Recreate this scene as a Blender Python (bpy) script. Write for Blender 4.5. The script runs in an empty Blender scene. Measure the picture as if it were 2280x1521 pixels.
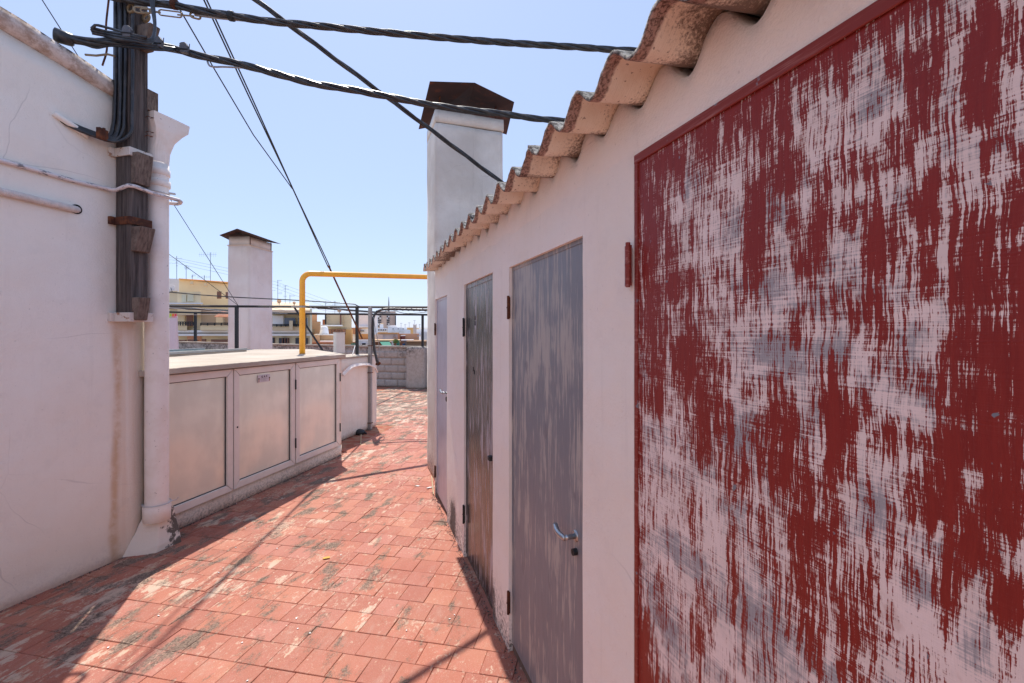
import bpy, bmesh, math, random
from mathutils import Vector, Matrix, noise as mn
R = math.radians
random.seed(7)
scene = bpy.context.scene
COL = scene.collection

# ------------------------------------------------------------------ camera, sky, sun, exposure
CAMZ = 1.5
F = 2280 * 16.0 / 36.0            # focal length in photograph pixels
HZ = 742.0                        # row of the horizon in the photograph
cam_d = bpy.data.cameras.new('camera'); cam = bpy.data.objects.new('camera', cam_d); COL.objects.link(cam)
cam_d.lens = 16; cam_d.sensor_width = 36; cam_d.sensor_fit = 'HORIZONTAL'
cam_d.shift_y = -(760.5 - HZ) / 2280.0
cam_d.clip_start = 0.05; cam_d.clip_end = 4000
cam.location = (0, 0, CAMZ); cam.rotation_euler = (R(90), 0, 0)
scene.camera = cam
scene.render.resolution_x = 1024; scene.render.resolution_y = 683

SUN_EL, SUN_AZ = 60.5, 21.7       # degrees above horizon; degrees left of the view direction
world = bpy.data.worlds.new('World'); scene.world = world; world.use_nodes = True
wn = world.node_tree; bg = wn.nodes['Background']
sky = wn.nodes.new('ShaderNodeTexSky'); sky.sky_type = 'NISHITA'; sky.sun_disc = False
sky.sun_elevation = R(SUN_EL); sky.sun_rotation = R(-SUN_AZ)
sky.air_density = 1.0; sky.dust_density = 0.6; sky.ozone_density = 1.2; sky.altitude = 50
smix = wn.nodes.new('ShaderNodeMix'); smix.data_type = 'RGBA'; smix.inputs[0].default_value = 0.80   # milky summer haze over the whole sky
wn.links.new(sky.outputs[0], smix.inputs[6]); smix.inputs[7].default_value = (1.52, 1.88, 2.95, 1)
wn.links.new(smix.outputs[2], bg.inputs[0]); bg.inputs[1].default_value = 0.15
sd = bpy.data.lights.new('sun', 'SUN'); sun = bpy.data.objects.new('sun', sd); COL.objects.link(sun)
sd.energy = 2.9; sd.angle = R(0.53); sd.color = (1.0, 0.94, 0.86)
sun_dir = Vector((-math.sin(R(SUN_AZ)) * math.cos(R(SUN_EL)), math.cos(R(SUN_AZ)) * math.cos(R(SUN_EL)), math.sin(R(SUN_EL))))
sun.rotation_euler = sun_dir.to_track_quat('Z', 'Y').to_euler()
sun.location = sun_dir * 30
vs = scene.view_settings
vs.view_transform = 'Standard'; vs.look = 'None'; vs.gamma = 1; vs.exposure = 1.06; vs.use_curve_mapping = False

# ------------------------------------------------------------------ helpers: geometry
def P(px, py, Y):
    return Vector(((px - 1140) / F * Y, Y, CAMZ + (HZ - py) / F * Y))
def G(px, py, z=0.0):             # a point of a level surface seen at a photograph pixel
    Y = (CAMZ - z) * F / (py - HZ)
    return Vector(((px - 1140) / F * Y, Y, z))

class MB:
    def __init__(s): s.v = []; s.f = []; s.m = []
    def add(s, vs_, fs, mi=0):
        o = len(s.v); s.v += [tuple(v) for v in vs_]
        for f in fs: s.f.append(tuple(i + o for i in f)); s.m.append(mi)
        return s
    def box(s, x0, x1, y0, y1, z0, z1, mi=0):
        vs_ = [(x, y, z) for z in (z0, z1) for y in (y0, y1) for x in (x0, x1)]
        return s.add(vs_, [(0,2,3,1),(4,5,7,6),(0,1,5,4),(2,6,7,3),(0,4,6,2),(1,3,7,5)], mi)
    def seg(s, p0, p1, z0, z1, th, mi=0):   # upright slab from p0 to p1 (plan), th behind it
        d = Vector((p1[0]-p0[0], p1[1]-p0[1])).normalized(); n = Vector((-d.y, d.x)) * th
        if n.y < 0: n = -n
        q = [Vector(p0[:2]), Vector(p1[:2]), Vector(p1[:2]) + n, Vector(p0[:2]) + n]
        z0 = z0 if isinstance(z0, tuple) else (z0, z0); z1 = z1 if isinstance(z1, tuple) else (z1, z1)
        zz0 = (z0[0], z0[1], z0[1], z0[0]); zz1 = (z1[0], z1[1], z1[1], z1[0])
        return s.add([(q[i].x, q[i].y, zz0[i]) for i in range(4)] + [(q[i].x, q[i].y, zz1[i]) for i in range(4)],
                     [(3,2,1,0),(4,5,6,7),(0,1,5,4),(1,2,6,5),(2,3,7,6),(3,0,4,7)], mi)
    def tube(s, pts, r, n=8, mi=0, cap=True):
        pts = [Vector(p) for p in pts]; rings = []
        up = Vector((0, 0, 1))
        o = len(s.v); prev = None
        for i, p in enumerate(pts):
            t = (pts[min(i+1, len(pts)-1)] - pts[max(i-1, 0)])
            t = t.normalized() if t.length > 1e-9 else Vector((0,0,1))
            if prev is None:
                a = up if abs(t.z) < 0.9 else Vector((1, 0, 0))
                x = t.cross(a).normalized()
            else:
                x = (prev - t * prev.dot(t)).normalized()
            prev = x; y = t.cross(x)
            rr = r[i] if isinstance(r, (list, tuple)) else r
            for k in range(n):
                a = 2 * math.pi * k / n
                s.v.append(tuple(p + (x * math.cos(a) + y * math.sin(a)) * rr))
        for i in range(len(pts) - 1):
            for k in range(n):
                a = o + i*n + k; b = o + i*n + (k+1) % n
                s.f.append((a, b, b + n, a + n)); s.m.append(mi)
        if cap:
            s.f.append(tuple(o + k for k in range(n))[::-1]); s.m.append(mi)
            e = o + (len(pts)-1)*n; s.f.append(tuple(e + k for k in range(n))); s.m.append(mi)
        return s
    def rbox(s, x0, x1, y0, y1, z0, z1, step=0.08, amp=0.004, fr=3.0, rnd=0.0, mi=0, seed=0):
        """box with subdivided, slightly uneven faces (hand-laid plaster)"""
        bm = bmesh.new()
        def cuts(a, b): return max(1, int(round((b - a) / step)))
        nx, ny, nz = cuts(x0, x1), cuts(y0, y1), cuts(z0, z1)
        key = {}
        def V(i, j, k):
            if (i, j, k) not in key:
                p = Vector((x0 + (x1-x0)*i/nx, y0 + (y1-y0)*j/ny, z0 + (z1-z0)*k/nz))
                # rounded edges
                if rnd:
                    c = Vector((min(max(p.x, x0+rnd), x1-rnd), min(max(p.y, y0+rnd), y1-rnd), min(max(p.z, z0+rnd), z1-rnd)))
                    d = p - c
                    if d.length > rnd: p = c + d.normalized() * rnd
                w = Vector(mn.noise_vector(p * fr + Vector((seed*3.1, 0, 0)))) * amp + Vector(mn.noise_vector(p * fr * 4.0 + Vector((seed, 5, 0)))) * amp * 0.35
                key[(i, j, k)] = len(s.v); s.v.append(tuple(p + w))
            return key[(i, j, k)]
        def q(a, b, c, d): s.f.append((a, b, c, d)); s.m.append(mi)
        for i in range(nx):
            for j in range(ny):
                q(V(i,j,0), V(i,j+1,0), V(i+1,j+1,0), V(i+1,j,0)); q(V(i,j,nz), V(i+1,j,nz), V(i+1,j+1,nz), V(i,j+1,nz))
        for i in range(nx):
            for k in range(nz):
                q(V(i,0,k), V(i+1,0,k), V(i+1,0,k+1), V(i,0,k+1)); q(V(i,ny,k), V(i,ny,k+1), V(i+1,ny,k+1), V(i+1,ny,k))
        for j in range(ny):
            for k in range(nz):
                q(V(0,j,k), V(0,j,k+1), V(0,j+1,k+1), V(0,j+1,k)); q(V(nx,j,k), V(nx,j+1,k), V(nx,j+1,k+1), V(nx,j,k+1))
        bm.free()
        return s
    def mesh(s, name, mats, smooth=False):
        me = bpy.data.meshes.new(name); me.from_pydata(s.v, [], s.f)
        for m in (mats if isinstance(mats, (list, tuple)) else [mats]): me.materials.append(m)
        for p, mi in zip(me.polygons, s.m): p.material_index = mi; p.use_smooth = smooth
        me.validate(); me.update()
        return me
    def build(s, name, mats, parent=None, smooth=False, bevel=0, loc=None, label=None):
        o = bpy.data.objects.new(name, s.mesh(name, mats, smooth)); COL.objects.link(o)
        if parent: o.parent = parent
        if loc is not None: o.location = loc
        if bevel:
            b = o.modifiers.new('bevel', 'BEVEL'); b.width = bevel; b.segments = 2; b.limit_method = 'ANGLE'
        if label: o['label'] = label
        return o

def tag(o, label, cat, group=None, kind=None):
    if label: o['label'] = label
    if cat: o['category'] = cat
    if group: o['group'] = group
    if kind: o['kind'] = kind
    return o
def thing(name, label, cat, loc=(0,0,0), rot=0.0, group=None):
    o = bpy.data.objects.new(name, None); COL.objects.link(o); o.empty_display_size = 0.1
    o.location = loc; o.rotation_euler = (0, 0, rot)
    return tag(o, label, cat, group)
def copy_tree(o, parent=None):
    c = o.copy(); COL.objects.link(c)
    if parent: c.parent = parent
    for ch in list(o.children): copy_tree(ch, c)
    return c
def spline(pts, step=0.03):
    pts = [Vector(p) for p in pts]; out = []
    n = len(pts)
    for i in range(n - 1):
        p0 = pts[i-1] if i else pts[0]*2 - pts[1]; p1 = pts[i]; p2 = pts[i+1]; p3 = pts[i+2] if i + 2 < n else p2*2 - p1
        k = max(1, int((p2 - p1).length / step))
        for j in range(k):
            t = j / k
            out.append(0.5 * ((2*p1) + (p2-p0)*t + (2*p0-5*p1+4*p2-p3)*t*t + (3*p1-p0-3*p2+p3)*t**3))
    out.append(pts[-1]); return out
def helix(path, rad, phase, turns):
    """offset a path to one strand of a twisted bundle; turns = metres per turn"""
    out = []; L = 0; prev = path[0]
    for i, p in enumerate(path):
        L += (p - prev).length; prev = p
        t = (path[min(i+1, len(path)-1)] - path[max(i-1, 0)]).normalized()
        x = t.cross(Vector((0, 0, 1))).normalized(); y = t.cross(x)
        a = phase + 2 * math.pi * L / turns + 0.5 * math.sin(L * 2.1 + phase)*0.3
        out.append(p + (x * math.cos(a) + y * math.sin(a)) * rad)
    return out

# ------------------------------------------------------------------ helpers: materials
class M:
    def __init__(s, name, rough=0.85, metal=0.0, spec=0.5):
        s.m = bpy.data.materials.new(name); s.m.use_nodes = True; s.nt = s.m.node_tree
        s.b = s.nt.nodes['Principled BSDF']
        s.set('Roughness', rough); s.set('Metallic', metal); s.set('Specular IOR Level', spec)
        s.geo = s.nt.nodes.new('ShaderNodeNewGeometry'); s.tc = s.nt.nodes.new('ShaderNodeTexCoord')
        s.pos = s.geo.outputs['Position']; s.obj = s.tc.outputs['Object']
    def lk(s, a, b):
        if hasattr(a, 'is_linked') or hasattr(a, 'links'): s.nt.links.new(a, b)
        else:
            if b.type == 'RGBA' and not hasattr(a, '__len__'): a = (a, a, a, 1)
            if b.type == 'RGBA' and len(a) == 3: a = (*a, 1)
            b.default_value = a
    def set(s, k, v): s.lk(v, s.b.inputs[k]); return s
    def node(s, t, **kw):
        n = s.nt.nodes.new(t)
        for k, v in kw.items(): setattr(n, k, v)
        return n
    def mp(s, vec, scale=(1,1,1), rot=(0,0,0), loc=(0,0,0)):
        n = s.node('ShaderNodeMapping'); s.lk(vec, n.inputs[0]); n.inputs['Scale'].default_value = scale
        n.inputs['Rotation'].default_value = rot; n.inputs['Location'].default_value = loc; return n.outputs[0]
    def noise(s, scale, vec=None, detail=4, rough=0.55, dist=0.0):
        n = s.node('ShaderNodeTexNoise'); s.lk(vec or s.pos, n.inputs['Vector'])
        n.inputs['Scale'].default_value = scale; n.inputs['Detail'].default_value = detail
        n.inputs['Roughness'].default_value = rough; n.inputs['Distortion'].default_value = dist
        return n.outputs['Fac']
    def vor(s, scale, vec=None, feature='F1', rnd=1.0):
        n = s.node('ShaderNodeTexVoronoi', feature=feature); s.lk(vec or s.pos, n.inputs['Vector'])
        n.inputs['Scale'].default_value = scale; n.inputs['Randomness'].default_value = rnd
        return n.outputs['Distance']
    def math(s, op, a, b=0.0, c=0.0, clamp=False):
        n = s.node('ShaderNodeMath', operation=op); n.use_clamp = clamp
        s.lk(a, n.inputs[0]); s.lk(b, n.inputs[1]); s.lk(c, n.inputs[2]); return n.outputs[0]
    def rng(s, v, a, b, c=0.0, d=1.0):
        n = s.node('ShaderNodeMapRange', interpolation_type='SMOOTHSTEP')
        s.lk(v, n.inputs[0])
        for i, x in enumerate((a, b, c, d)): n.inputs[i+1].default_value = x
        return n.outputs[0]
    def mix(s, f, a, b, mode='MIX'):
        n = s.node('ShaderNodeMix', data_type='RGBA', blend_type=mode); n.clamp_factor = True
        s.lk(f, n.inputs[0]); s.lk(a, n.inputs[6]); s.lk(b, n.inputs[7]); return n.outputs[2]
    def sep(s, vec=None):
        n = s.node('ShaderNodeSeparateXYZ'); s.lk(vec or s.pos, n.inputs[0]); return n.outputs
    def attr(s, name):
        n = s.node('ShaderNodeAttribute', attribute_name=name); return n.outputs['Fac']
    def bump(s, h, strength=0.3, dist=0.01):
        n = s.node('ShaderNodeBump'); n.inputs['Strength'].default_value = strength; n.inputs['Distance'].default_value = dist
        s.lk(h, n.inputs['Height'])
        old = s.b.inputs['Normal']
        if old.is_linked: s.nt.links.new(old.links[0].from_socket, n.inputs['Normal'])
        s.nt.links.new(n.outputs[0], old); return s

def plaster(name, base, alt, dirt=(0.16,0.12,0.10), dirt_amt=0.5, lowz=0.25, streak=0.3, grain=120, bumpd=0.004, rust=0.0, lowtint=None):
    m = M(name, 0.9, spec=0.2)
    big = m.noise(1.7, detail=5, rough=0.6); mid = m.noise(9, detail=5, rough=0.65)
    col = m.mix(m.rng(big, 0.35, 0.65), base, alt)
    col = m.mix(m.math('MULTIPLY', m.rng(mid, 0.5, 0.75), 0.35), col, tuple(c*0.85 for c in base))
    st = m.noise(1.0, m.mp(m.pos, (22, 22, 1.1)), detail=5, rough=0.6)
    col = m.mix(m.math('MULTIPLY', m.rng(st, 0.55, 0.8), streak), col, tuple(c*0.55 for c in alt))
    z = m.sep()[2]
    if lowtint:
        lt = m.math('MULTIPLY', m.rng(m.math('ADD', z, m.math('MULTIPLY', big, 0.5)), 0.2, 1.1, 1, 0), 0.6)
        col = m.mix(lt, col, lowtint)
    if dirt_amt:
        lo = m.rng(m.math('ADD', z, m.math('MULTIPLY', m.noise(5, m.mp(m.pos,(2,2,.6)), 6, .7), -lowz*1.6)), -lowz*0.9, lowz*0.35, 1, 0)
        sp = m.rng(m.noise(45, detail=6, rough=0.8), 0.45, 0.6)
        col = m.mix(m.math('MULTIPLY', m.math('MULTIPLY', lo, sp), dirt_amt), col, dirt)
    if name == 'house_plaster':
        ox = m.sep(m.obj); wob = m.math('MULTIPLY', m.math('SUBTRACT', m.noise(1, m.mp(m.obj, (3, 3, 1.4)), 4), .5), .09)
        xs = m.math('ADD', ox[0], wob)
        band_ = m.math('MULTIPLY', m.rng(xs, .50, .585), m.rng(ox[2], 1.50, 1.60, 1, 0))
        edge_ = m.math('MULTIPLY', m.math('MULTIPLY', m.rng(xs, .53, .57), m.rng(xs, .575, .62, 1, 0)), m.rng(ox[2], 1.50, 1.60, 1, 0))
        col = m.mix(m.math('MULTIPLY', band_, m.rng(m.noise(1, m.mp(m.obj, (30, 30, 1.2)), 4), .3, .7, .2, .55)), col, (0.72,0.56,0.42))
        col = m.mix(m.math('MULTIPLY', edge_, m.rng(mid, .35, .6, .25, .75)), col, (0.58,0.38,0.22))
        upb = m.math('MULTIPLY', m.rng(xs, .38, .56), m.rng(ox[2], 1.2, 1.9))
        col = m.mix(m.math('MULTIPLY', upb, .38), col, (0.74,0.62,0.48))
    if name == 'shed_plaster':
        ox = m.sep(m.obj); nn = m.noise(9, m.mp(m.obj, (1, 1, .5)), 6, .75); ff_ = m.noise(70, m.mp(m.obj, (1, 1, .35)), 4, .8)
        for cx, wd, hg, am in ((3.36, .20, .46, 1), (2.34, .16, .34, .9), (4.1, .15, .3, .8), (1.55, .3, .2, .6)):
            a_ = m.rng(m.math('ABSOLUTE', m.math('SUBTRACT', ox[0], cx)), 0, wd, 1, 0)
            b_ = m.rng(ox[2], 0, hg, 1, 0)
            k_ = m.math('ADD', m.math('MULTIPLY', m.math('MULTIPLY', a_, b_), .55), m.math('ADD', m.math('MULTIPLY', nn, .62), m.math('MULTIPLY', ff_, .75)))
            col = m.mix(m.math('MULTIPLY', m.math('MULTIPLY', m.rng(k_, .80, 1.0, 0, .85), am), m.rng(b_, 0, .1)), col, (0.05,0.038,0.036))
    # hairline cracks
    wv = m.node('ShaderNodeVectorMath', operation='ADD'); m.lk(m.pos, wv.inputs[0])
    nz = m.node('ShaderNodeTexNoise'); nz.inputs['Scale'].default_value = 6; nz.inputs['Detail'].default_value = 4
    sc = m.node('ShaderNodeVectorMath', operation='SCALE'); m.lk(nz.outputs['Color'], sc.inputs[0]); sc.inputs['Scale'].default_value = 0.25
    m.nt.links.new(sc.outputs[0], wv.inputs[1])
    cr = m.vor(1.15, wv.outputs[0], 'DISTANCE_TO_EDGE')
    crm = m.math('MULTIPLY', m.rng(cr, 0.0, 0.004, 1, 0), m.rng(m.noise(1.3, detail=2), 0.5, 0.65))
    col = m.mix(m.math('MULTIPLY', crm, 0.4), col, tuple(c*0.5 for c in alt))
    pits = m.rng(m.noise(60, detail=3, rough=0.5), 0.68, 0.76)
    col = m.mix(m.math('MULTIPLY', pits, 0.25), col, tuple(c*0.5 for c in base))
    m.set('Base Color', col)
    h = m.math('ADD', m.noise(grain, detail=4, rough=0.7), m.math('MULTIPLY', m.noise(14, detail=4), 1.2))
    h = m.math('SUBTRACT', h, m.math('MULTIPLY', pits, 0.5))
    m.bump(h, 0.5, bumpd)
    m.bump(m.noise(2.6, m.mp(m.pos, (1,1,1.5)), 2, .4), 0.6, 0.03)
    return m.m
def plain(name, col, rough=0.7, metal=0.0, var=0.25, scale=30, bump=0.0, spec=0.4):
    m = M(name, rough, metal, spec)
    n = m.noise(scale, m.obj, detail=4)
    m.set('Base Color', m.mix(m.math('MULTIPLY', m.rng(n, 0.35, 0.7), var*2, clamp=True), col, tuple(c*0.6 for c in col)))
    if bump: m.bump(n, 0.6, bump)
    return m.m

MAT = {}
MAT['shed'] = plaster('shed_plaster', (0.86,0.81,0.755), (0.835,0.775,0.70), dirt=(0.07,0.055,0.05), dirt_amt=0.9, lowz=0.28, streak=0.16, bumpd=0.007)
MAT['house'] = plaster('house_plaster', (0.87,0.835,0.77), (0.845,0.79,0.71), dirt=(0.5,0.42,0.4), dirt_amt=0.3, lowz=0.15, streak=0.10, bumpd=0.007, lowtint=(0.82,0.69,0.55))
MAT['chim'] = plaster('chimney_plaster', (0.82,0.78,0.71), (0.66,0.61,0.54), dirt=(0.10,0.08,0.07), dirt_amt=0.8, lowz=0.35, streak=0.3, bumpd=0.014, grain=60)
MAT['chim2'] = plaster('far_chimney_plaster', (0.80,0.75,0.72), (0.72,0.64,0.60), dirt_amt=0, streak=0.25, bumpd=0.006)
MAT['slab'] = plaster('slab_cement', (0.50,0.435,0.365), (0.41,0.35,0.285), dirt_amt=0, streak=0.0, bumpd=0.008)
MAT['plinth'] = plaster('plinth_plaster', (0.78,0.67,0.56), (0.72,0.58,0.47), dirt=(0.12,0.09,0.07), dirt_amt=0.6, lowz=0.16, streak=0.35)
MAT['lowwall'] = plaster('low_wall_plaster', (0.80,0.73,0.64), (0.75,0.65,0.54), dirt=(0.25,0.17,0.12), dirt_amt=0.5, lowz=0.15, streak=0.25)

# concrete of the parapet: grey-mauve with black mould
m = M('parapet_concrete', 0.95, spec=0.15)
n1 = m.noise(2.2, m.mp(m.pos, (1,1,0.6)), 6, 0.65); n2 = m.noise(14, detail=6, rough=0.75)
col = m.mix(m.rng(n2, 0.3, 0.7), (0.47,0.42,0.37), (0.36,0.32,0.275))
zz = m.sep()[2]
top = m.math('ADD', m.math('MULTIPLY', m.rng(zz, 0.5, 1.15), 0.25), n1)
col = m.mix(m.math('MULTIPLY', m.math('MULTIPLY', m.rng(top, 0.6, 0.78), m.rng(n2, 0.4, 0.6)), 0.75), col, (0.06,0.055,0.05))
m.set('Base Color', col); m.bump(m.noise(50, detail=5, rough=0.7), 0.5, 0.01); MAT['parapet'] = m.m

# floor tiles: worn red roof paint over cement tiles, black mould, tan scuffs, lime specks
def tile_mat(name, randomise=True):
    m = M(name, 0.8, spec=0.3)
    brush = m.mp(m.pos, (1, 1, 1), (0, 0, R(11.5)))
    st = m.mp(brush, (3.6, 1.4, 1))
    red = m.mix(m.rng(m.noise(1.6, detail=4), 0.3, 0.7), (0.365,0.112,0.066), (0.43,0.175,0.108))
    red = m.mix(m.math('MULTIPLY', m.rng(m.noise(6, st, 5, 0.7), 0.45, 0.7), 0.45), red, (0.47,0.17,0.125))
    if randomise:
        oi = m.node('ShaderNodeObjectInfo').outputs['Random']
    else:
        oi = m.attr('tile_rand')
    # stains belong partly to single tiles: shift the pattern a little from tile to tile
    offv = m.node('ShaderNodeCombineXYZ'); m.lk(m.math('MULTIPLY', oi, 0.22), offv.inputs[0]); m.lk(m.math('MULTIPLY', oi, -0.3), offv.inputs[1])
    va = m.node('ShaderNodeVectorMath', operation='ADD'); m.lk(st, va.inputs[0]); m.nt.links.new(offv.outputs[0], va.inputs[1]); st = va.outputs[0]
    red = m.mix(m.math('MULTIPLY', oi, 0.75), red, (0.29,0.088,0.060))
    red = m.mix(m.rng(oi, 0.86, 0.98, 0, 0.5), red, (0.46,0.19,0.14))
    x, y, z = m.sep()[:3]
    # stained band along the left part of the passage and the far end
    band = m.math('ADD', m.rng(x, -2.4, -0.3, 0.085, 0.0), m.rng(y, 6.5, 9.0, 0, 0.07))
    d = m.math('ADD', m.noise(2.6, st, 6, 0.72), band)
    grain = m.noise(70, m.mp(brush, (3, 1, 1)), 5, 0.75)
    big = m.noise(1.9, m.mp(m.pos, (1,1,1), loc=(3.7,1.2,0)), 3, 0.5)
    tanm = m.math('ADD', m.math('ADD', d, m.math('MULTIPLY', m.math('SUBTRACT', grain, 0.5), 0.18)), m.math('MULTIPLY', m.math('SUBTRACT', big, 0.5), 0.55))
    red = m.mix(m.rng(tanm, 0.635, 0.685, 0, 0.85), red, m.mix(m.rng(big, .4, .6), (0.50,0.33,0.20), (0.52,0.40,0.30)))
    # mould patches
    mo = m.noise(3.1, m.mp(brush, (2.2, 1.0, 1), loc=(9.1, 4.4, 0)), 5, 0.65)
    mo = m.math('ADD', m.math('ADD', mo, m.math('MULTIPLY', band, 0.9)), m.math('MULTIPLY', m.math('SUBTRACT', grain, 0.5), 0.30))
    mould = m.mix(m.rng(m.noise(90, detail=3), .4, .6), (0.085,0.068,0.055), (0.20,0.155,0.115))
    red = m.mix(m.rng(mo, 0.57, 0.67, 0, 0.9), red, mould)
    sp = m.vor(16, m.mp(m.pos, loc=(1,2,0)), 'F1')
    spm = m.math('MULTIPLY', m.rng(sp, 0.06, 0.12, 1, 0), m.rng(m.noise(3.5, detail=2), 0.5, 0.6))
    red = m.mix(m.math('MULTIPLY', spm, 0.7), red, (0.58,0.44,0.34))
    sk_ = m.math('ADD', m.noise(26, m.mp(brush, (1.6, 1, 1)), 6, 0.8), m.math('MULTIPLY', m.math('SUBTRACT', m.noise(2.4, detail=3), .5), .55))
    red = m.mix(m.rng(sk_, 0.57, 0.64, 0, 0.7), red, (0.50,0.34,0.25))
    film = m.rng(m.noise(4.5, st, 5, 0.7), 0.5, 0.72, 0, 0.4); red = m.mix(film, red, (0.40,0.24,0.185))
    fine = m.rng(m.noise(230, detail=2, rough=0.6), 0.60, 0.70)
    red = m.mix(m.math('MULTIPLY', fine, 0.55), red, (0.55,0.35,0.27))
    m.set('Base Color', red)
    m.set('Roughness', m.rng(mo, 0.5, 0.75, 0.62, 0.95))
    m.bump(m.math('ADD', m.noise(140, detail=4, rough=0.7), m.math('MULTIPLY', m.noise(18, st, 4), 1.5)), 0.45, 0.003)
    return m.m
MAT['tile'] = tile_mat('worn_red_tile'); MAT['tile_far'] = tile_mat('worn_red_tile_joined', False)
m = M('tile_joint', 0.95, spec=0.1)
n = m.noise(8, detail=5)
m.set('Base Color', m.mix(m.rng(n, 0.4, 0.6), (0.31,0.10,0.064), (0.34,0.19,0.125))); MAT['joint'] = m.m

# red door
m = M('red_scraped_paint', 0.55, spec=0.35)
ob = m.obj
paint = m.attr('paint'); greyp = m.math('MULTIPLY', m.attr('greypatch'), .55)
warp = m.node('ShaderNodeVectorMath', operation='ADD'); m.lk(ob, warp.inputs[0])
wn_ = m.node('ShaderNodeTexNoise'); m.lk(ob, wn_.inputs['Vector']); wn_.inputs['Scale'].default_value = 7; wn_.inputs['Detail'].default_value = 3
ws = m.node('ShaderNodeVectorMath', operation='SCALE'); m.lk(wn_.outputs['Color'], ws.inputs[0]); ws.inputs['Scale'].default_value = 0.022
m.nt.links.new(ws.outputs[0], warp.inputs[1]); wo = warp.outputs[0]
v1 = m.noise(1, m.mp(wo, (78, 1, 3.4)), 6, 0.68)
v2 = m.noise(1, m.mp(wo, (300, 1, 11)), 4, 0.72)
h1 = m.noise(1, m.mp(ob, (7, 1, 330), rot=(0, R(2), 0)), 3, 0.7)
h2 = m.noise(1, m.mp(ob, (22, 1, 120), rot=(0, R(-3), 0)), 4, 0.7)
b1 = m.noise(9, ob, 5, 0.7, 0.4); b2 = m.noise(30, m.mp(wo, (1.6,1,.8)), 4, 0.65)
def c(x, k): return m.math('MULTIPLY', m.math('SUBTRACT', x, 0.5), k)
t = m.math('ADD', paint, c(v1, 3.0)); t = m.math('ADD', t, c(v2, 2.9)); t = m.math('ADD', t, c(h1, 1.15)); t = m.math('ADD', t, c(h2, 0.35))
t = m.math('ADD', t, c(b1, 1.3)); t = m.math('ADD', t, c(b2, 1.1)); t = m.math('ADD', t, c(m.noise(1, m.mp(ob, (520,1,90)), 2, .6), .9)); t = m.math('ADD', t, c(m.noise(2.2, m.mp(ob,(1,1,.7)), 2, .5), .7))
rm = m.rng(t, 0.47, 0.60)
pink = m.mix(m.rng(b1, 0.35, 0.65), (0.79,0.68,0.645), (0.70,0.60,0.56))
g = m.math('ADD', m.math('ADD', m.math('ADD', greyp, c(m.noise(3.0, m.mp(ob, (.9,1,2.0), loc=(5,0,3)), 4, .6), 2.6)), c(h1, 1.5)), m.math('ADD', c(v2, 1.5), m.math('ADD', c(b2, 1.0), c(b1, 1.2))))
pink = m.mix(m.rng(g, -0.12, 0.42, 0, .85), pink, (0.27,0.285,0.31))
pink = m.mix(m.rng(m.noise(16, m.mp(ob, (1,1,.5), loc=(4,0,1)), 4, 0.6), 0.64, 0.70, 0, 0.35), pink, (0.50,0.33,0.29))
redc = m.mix(m.rng(v1, 0.3, 0.7), (0.19,0.012,0.009), (0.245,0.020,0.014))
redc = m.mix(m.rng(t, 0.55, 1.0, 0.35, 0.0), redc, (0.27,0.05,0.045))
colr = m.mix(rm, pink, redc)
chip = m.math('MULTIPLY', m.rng(m.noise(38, m.mp(ob, loc=(2,0,7)), 3, 0.5), 0.70, 0.72), rm)
colr = m.mix(chip, colr, (0.19,0.20,0.23))
m.set('Base Color', colr); m.set('Roughness', m.rng(t, 0.45, 0.6, 0.75, 0.42))
m.bump(m.math('ADD', m.math('ADD', m.math('MULTIPLY', rm, 0.5), v2), h1), 0.6, 0.0012); MAT['reddoor'] = m.m

m = M('red_frame_paint', 0.5, spec=0.4)
s1 = m.noise(1, m.mp(m.obj, (6, 60, 120)), 5, 0.7)
colr = m.mix(m.rng(s1, 0.5, 0.68), (0.22,0.026,0.018), (0.34,0.13,0.11)); colr = m.mix(m.rng(m.noise(40, m.obj, 2), 0.68, 0.72), colr, (0.2,0.2,0.23))
m.set('Base Color', colr); m.bump(s1, 0.4, 0.001); MAT['redframe'] = m.m

# grey brushed door
m = M('grey_brushed_paint', 0.5, spec=0.4); ob = m.obj
s1 = m.noise(1, m.mp(ob, (36, 1, 2.6)), 6, 0.66, 0.3); s2 = m.noise(1, m.mp(ob, (190, 1, 14)), 3, 0.6); s3 = m.noise(4, ob, 3)
k = m.math('ADD', s1, m.math('ADD', m.math('MULTIPLY', m.math('SUBTRACT', s2, .5), .35), m.math('MULTIPLY', m.math('SUBTRACT', s3, .5), .5)))
hz = m.rng(m.sep(ob)[2], 0.5, 1.5, -0.05, 0.03)
colr = m.mix(m.rng(m.math('ADD', k, hz), 0.46, 0.62, 0, 0.85), (0.19,0.20,0.225), (0.43,0.40,0.365))
colr = m.mix(m.rng(m.noise(5, m.mp(ob,(2.5,1,1),loc=(3,0,2)), 3), 0.62, 0.68, 0, 0.5), colr, (0.13,0.125,0.15))
m.set('Base Color', colr); m.set('Roughness', m.rng(s1, .3, .7, .38, .6)); m.bump(s2, 0.35, 0.001); MAT['greydoor'] = m.m

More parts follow.
